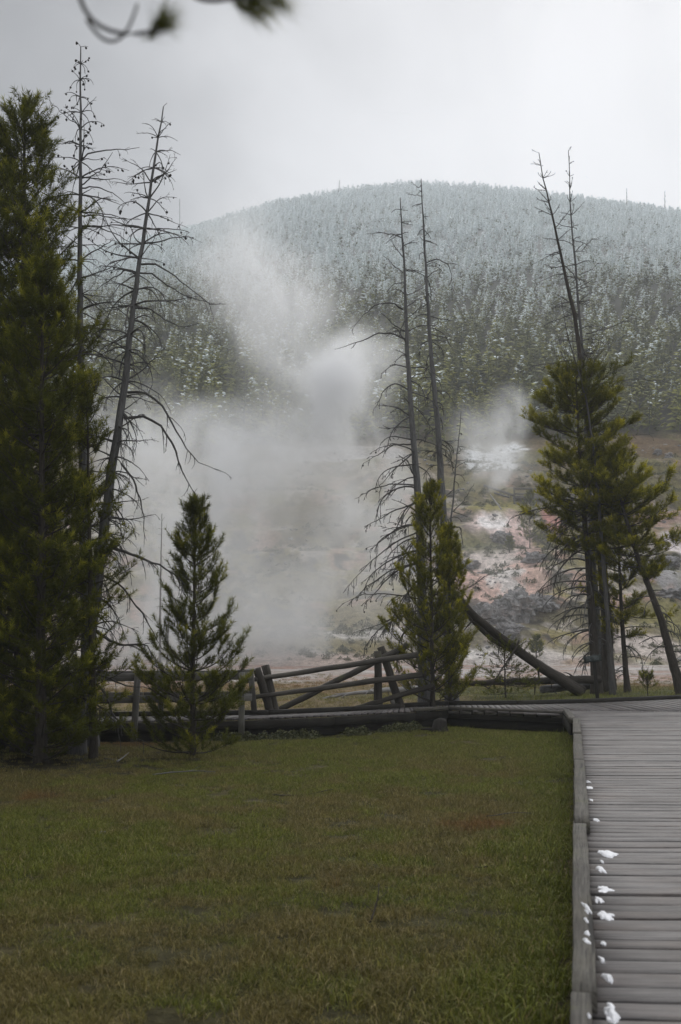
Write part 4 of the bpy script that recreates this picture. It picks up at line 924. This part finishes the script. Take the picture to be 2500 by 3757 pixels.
scatter('undergrowth', np.stack([wx, wy, H(wx, wy)], 1), np.repeat((.6 + .8 * rng.random(n_))[:, None], 3, 1), np.stack([np.zeros(n_), np.zeros(n_), rng.random(n_) * 6], 1), rng.integers(0, 3, n_), rng.random(n_), wd_,
        'low leafy weeds along the foot of the boardwalk', 'undergrowth')

Y = 84 + rng.random(9000) * 66; X = (-.2 + .56 * rng.random(9000)) * Y; kp = rng.random(9000) < .6 * sstep(.46, .62, fbm(X * .14, Y * .14, 4, 611)); X, Y = X[kp], Y[kp]; n_ = len(X); sz = 1.2 + 2.6 * rng.random(n_) ** 2
wd2 = [weed() for _ in range(3)]
scatter('brush', np.stack([X, Y, H(X, Y)], 1), np.repeat(sz[:, None], 3, 1), np.stack([np.zeros(n_), np.zeros(n_), rng.random(n_) * 6], 1), rng.integers(0, 3, n_), rng.random(n_), wd2, 'low olive brush in patches on the hot spring slope', 'brush')

# ------------------------------------------------------------------ wood on the hill
m, n, l, b = new_mat('frosted hill pine'); k = N(m)
wp = k.pos(); z = k.n.new('ShaderNodeSeparateXYZ'); l.new(wp, z.inputs[0]); ti = k.attr('tint'); rn = n.new('ShaderNodeObjectInfo').outputs['Random']
gcol = k.mix(ti, (.082, .096, .018), (.255, .265, .052)); gcol = k.mix(1, gcol, k.mix(rn, (.45, .5, .6), (1.5, 1.4, 1.1)), 'MULTIPLY')
big = k.noise(wp, .012, 3, .6); fl = k.map(k.math('ADD', z.outputs[2], k.math('MULTIPLY', k.math('SUBTRACT', big, .5), 60)), 38, 112, .0, 1)
sn = k.math('GREATER_THAN', k.math('ADD', k.math('MULTIPLY', fl, .62), k.math('MULTIPLY', k.math('SUBTRACT', rn, .5), .25)), k.attr('bp', 'Fac'))
snow_a = k.n.new('ShaderNodeSeparateXYZ'); l.new(k.attr('bp', 'Vector'), snow_a.inputs[0])
thr = snow_a.outputs[0]
sn = k.math('GREATER_THAN', k.math('ADD', k.math('MULTIPLY', fl, .92), k.math('MULTIPLY', k.math('SUBTRACT', rn, .5), .7)), thr)
c = k.mix(sn, gcol, (.80, .86, .87)); l.new(c, b.inputs['Base Color']); b.inputs['Roughness'].default_value = .8; b.inputs['Specular IOR Level'].default_value = .1; M_hill = m
def hill_pine(nl_, h, w):
    """young conifer 1 m tall: clumps of small sprays round a stem; bp.x = how readily a spray holds snow"""
    mb = MB(); mb.tube([(0, 0, -.05), (0, 0, .5), (0, 0, .97)], [.018, .012, .004], 4, tint=.1, cap=False); mb.bp[-1][:, 0] = 1.0
    for _ in range(nl_):
        f = rnd(.06, 1) ** 1.1; r_ = w * (1 - f) ** .75 * math.sqrt(rnd(.15, 1)) + .01; a = rnd(0, 6.28)
        p = np.array([math.cos(a) * r_, math.sin(a) * r_, f]); o_ = np.array([math.cos(a), math.sin(a), rnd(-.25, .6)]); o_ /= np.linalg.norm(o_)
        s = rnd(.045, .10) * (1.15 - .6 * f); sd = np.cross(o_, [0, 0, 1.]); sd /= np.linalg.norm(sd); upv = np.cross(sd, o_)
        vs = [p - o_ * s, p + sd * s * .7 + upv * s * .15, p + o_ * s * 1.3, p - sd * s * .7 - upv * s * .15, p + upv * s * .55]
        th_ = rng.random() * .6 + .42 * (1 - f); mb.add(vs, None, [(0, 1, 4), (1, 2, 4), (2, 3, 4), (3, 0, 4)], bp=np.full((5, 3), th_), tint=np.array([.2, .5, 1, .5, .8]) * rnd(.5, 1))
    return proto(mb, M_hill)
hp = [hill_pine(70, 1, .26), hill_pine(64, 1, .32), hill_pine(76, 1, .22), hill_pine(60, 1, .28), hill_pine(44, 1, .14)]
n_ = 40000
Y = np.sqrt(rng.random(n_) * (640**2 - 146**2) + 146**2); X = (-.48 + .98 * rng.random(n_)) * Y
eg = 150 + 14 * (fbm(X * .05, Y * .05, 3, 501) - .5) * 2
ok = (Y > eg) & (rng.random(n_) < .1 + 1.6 * fbm(X * .07, Y * .05, 4, 505)); X, Y = X[ok], Y[ok]; n_ = len(X)
Z = H(X, Y); hh = (3.3 + 2.4 * (1 - sstep(150, 230, Y)) + 1.6 * sstep(400, 600, Y)) * (.5 + .9 * rng.random(n_) ** 1.3) * (1 + .25 * (fbm(X * .1, Y * .1, 2, 509) - .5))
wdt = hh * (.85 + .5 * rng.random(n_))
scatter('forest', np.stack([X, Y, Z], 1), np.stack([wdt, wdt, hh], 1), np.stack([rng.normal(0, .04, n_), rng.normal(0, .04, n_), rng.random(n_) * 6.28], 1), rng.choice(5, n_, p=[.27, .25, .22, .18, .08]), rng.random(n_), hp,
        'dense wood of young pines covering the hill, frosted white towards the top', 'forest')
# the front row of the wood, tree by tree
ps = hp[:4]
fe = 0
for i in range(64):
    yy = 146.5 + rng.random() * 4; xx = -44 + 104 * (i + rng.random()) / 64; yy += 9 * (float(fbm(xx * .05, yy * .05, 3, 501)) - .5) * 2
    o = bpy.data.objects.new('forest_pine', ps[i % 4].data); C.objects.link(o); o.location = (xx, yy, float(H(xx, yy)) - .1); s_ = rnd(4.5, 7.5); o.scale = (s_ * .95, s_ * .95, s_); o.rotation_euler = (0, 0, rnd(0, 6.28))
    tag(o, 'dark green pine in the front row at the foot of the hill wood', 'pine tree', 'pines along the front edge of the wood')
for px, y0, y1, lab in ((2300, 690, 790, 'thin dead snag on the skyline, left of the pair at the right frame edge'), (2440, 700, 800, 'thin dead snag on the skyline nearest the right frame edge'), (2365, 745, 795, 'short dead snag on the skyline between two taller ones'), (1238, 660, 720, 'leaning dead snag on the skyline left of the hilltop'), (660, 730, 860, 'faint dead snag on the skyline right of the leaning dead tree')):
    dead_tree('dead_snag', lab, [(px + (10 if px == 1238 else 0), y0), (px, y1)], 560, .12, .25, [(y0 + 5, y1 - 10, 16, .8, 2.0, .2, -.3, .3, .5)], mat=M_dead, group='dead snags on the skyline')

# ------------------------------------------------------------------ pine bough overhead, close to the lens
bd = 1.75
tb = np.array([-1.55, .9, 0]); tb[2] = float(H(tb[0], tb[1]))
root = thing('overhanging_pine', tb, 'out of focus pine bough with needle tufts hanging in at the top of the view', 'pine tree')
mb = MB(); mb.tube([tb + [0, 0, -.2], tb + [.02, 0, 1.5], tb + [.0, .02, 3.2], tb + [.03, 0, 5.5], tb + [0, 0, 8]], [.17, .14, .12, .09, .04], 12, lump=.06); mb.build('trunk', M_bark, root, True)
mb = MB(); A0 = tb + [0, 0, 3.25]
limb = np.array([A0, A0 + [.5, .35, -.05], P(300, -330, bd), P(600, -200, bd), P(1000, -90, bd), P(1150, -60, bd)])
q, _ = resample(limb, 22); mb.tube(q, taper(q, .03, .006), 8)
def px_tube(pp, r0, r1, dd=0.):
    w = np.array([P(x, y, bd + dd) for x, y in pp]); q, _ = resample(w, 16)
    for _i in range(3): q[1:-1] = (q[:-2] + q[1:-1] * 2 + q[2:]) / 4
    mb.tube(q, taper(q, r0, r1), 7); return q
px_tube([(300, -330), (275, -100), (290, 10), (320, 70), (370, 110), (440, 128), (530, 132), (590, 105)], .0042, .0028)
px_tube([(320, 72), (350, 120), (390, 155), (420, 160), (450, 140), (480, 90), (505, 15)], .0030, .002, .04)
px_tube([(600, -200), (690, -20), (740, 5), (820, 5), (880, -20), (930, -10)], .0046, .003, -.03)
mb.build('branch', M_bark, root, True)
S0, S1, T = [], [], []
for (x0, y0, x1, y1, cnt, spread) in ((530, 132, 610, 85, 5, 16), (845, 0, 945, 30, 6, 22), (900, -20, 1010, 25, 5, 20)):
    for _ in range(cnt):
        j = rng.normal(size=(2, 3)) * spread * .00035; S0.append(P(x0, y0, bd) + j[0] * 1.4); S1.append(P(x1, y1, bd) + j[1]); T.append(rnd(.3, .7))
mbn = MB(); shoots_to_needles(mbn, S0, S1, T, 46, .042, .0013, .6); mbn.build('crown', M_needle, root)

# ------------------------------------------------------------------ steam and air
def steam(name, d, thick, blobs, box, nscale, k_d, label, seedv, warp, aniso=.45, step=0.0):
    """a real volume: soft lobes (photo pixel centre and radius, at distance d) broken up by billowing noise"""
    m = bpy.data.materials.new(name); m.use_nodes = True; nt = m.node_tree; nt.nodes.remove(nt.nodes['Principled BSDF']); k = N(m)
    pv = k.n.new('ShaderNodeVolumePrincipled'); pv.inputs['Color'].default_value = (.972, .985, .998, 1); pv.inputs['Anisotropy'].default_value = aniso
    p0 = k.vmath('ADD', k.pos(), seedv)
    wv = k.vmath('SUBTRACT', k.noise(p0, nscale * .6, 4, .6, out='Color'), (.5, .5, .5)); pw = k.vmath('ADD', k.pos(), k.scale(wv, (warp, warp, warp)))
    tot = None
    for (px, py, rx, ry, amp, dd) in blobs:
        c = P(px, py, d + dd); r = (rx / F_PX * d, thick, ry / F_PX * d)
        ln = k.vmath('LENGTH', k.vmath('DIVIDE', k.vmath('SUBTRACT', pw, tuple(c)), r))
        v = k.map(ln, 1.05, -.25, 0, amp * 1.3, True); tot = v if tot is None else k.math('ADD', tot, v)
    nz_ = k.noise(k.vmath('ADD', k.vmath('MULTIPLY', pw, (1, 1, .7)), seedv), nscale, 5, .62, .6)
    den = k.math('MULTIPLY', k.math('MULTIPLY', tot, k.map(nz_, .38, .70, .05, 2.0)), k_d)
    k.l.new(den, pv.inputs['Density']); k.l.new(pv.outputs[0], k.n['Material Output'].inputs['Volume'])
    if step and hasattr(m.cycles, 'volume_step_rate'): m.cycles.volume_step_rate = step
    x0, x1, y0, y1 = box; a = P(x0, y1, d); b_ = P(x1, y0, d)
    import bmesh
    bm = bmesh.new(); bmesh.ops.create_icosphere(bm, subdivisions=4, radius=1)
    cc = Vector(((a[0] + b_[0]) / 2, d, (a[2] + b_[2]) / 2)); hs = Vector(((b_[0] - a[0]) / 2, thick * 1.6, (b_[2] - a[2]) / 2))
    for v in bm.verts: v.co = Vector([math.copysign(abs(t) ** .55, t) * s * 1.0 for t, s in zip(v.co, hs)])
    me = bpy.data.meshes.new(name); bm.to_mesh(me); bm.free(); me.materials.append(m)
    o = bpy.data.objects.new(name, me); C.objects.link(o); o.location = cc
    return tag(o, label, 'steam', kind='stuff')
steam('steam_plume', 86, 9, [(1220, 1430, 210, 290, 2.1, 0), (1330, 1330, 170, 190, 1.0, 2), (1000, 1170, 300, 330, .62, 1), (920, 1000, 330, 260, .55, 2), (850, 1800, 320, 400, 1.0, -1), (680, 2080, 400, 460, .85, 0), (600, 2330, 500, 280, .75, -2), (1000, 1480, 200, 300, .35, 1),
                              (1350, 1800, 230, 420, .75, 1), (1200, 2180, 460, 330, .38, -2), (1110, 1680, 280, 330, .42, 3), (1850, 2100, 520, 460, .05, 0), (520, 1750, 280, 420, .9, 2), (1000, 2300, 300, 200, .5, 0)],
      (0, 2250, 560, 2500), .17, .33, 'broad plume of white steam drifting up the slope between the bare trees', (13, 5, 7), 13., step=.45)
steam('steam_plume', 112, 4, [(1850, 1590, 90, 160, .40, 0), (1780, 1600, 170, 150, .26, 0), (1832, 1740, 38, 80, .9, -1), (1800, 1690, 220, 130, .26, 0), (1890, 1510, 110, 120, .26, 1)],
      (1480, 2260, 1330, 1900), .22, .5, 'small wisp of steam rising from the white sinter right of the twin snags', (3, 25, 1), 6., step=.5)

import bmesh
bm = bmesh.new(); bmesh.ops.create_cube(bm, size=1)
me = bpy.data.meshes.new('haze'); bm.to_mesh(me); bm.free()
haze = bpy.data.objects.new('haze', me); C.objects.link(haze); haze.scale = (1840, 1840, 470); haze.location = (0, 0, -210 + 235)
m = bpy.data.materials.new('haze'); m.use_nodes = True; m.node_tree.nodes.remove(m.node_tree.nodes['Principled BSDF'])
pv = m.node_tree.nodes.new('ShaderNodeVolumePrincipled'); pv.inputs['Color'].default_value = (.93, .965, 1, 1); pv.inputs['Density'].default_value = .0008; pv.inputs['Anisotropy'].default_value = .2
m.node_tree.links.new(pv.outputs[0], m.node_tree.nodes['Material Output'].inputs['Volume']); me.materials.append(m)
tag(haze, 'thin damp air in which the hill fades', 'haze', kind='stuff')
lo = float(GZ.min()) - 1; hi = 262.0
haze.scale.z = hi - lo; haze.location.z = (hi + lo) / 2
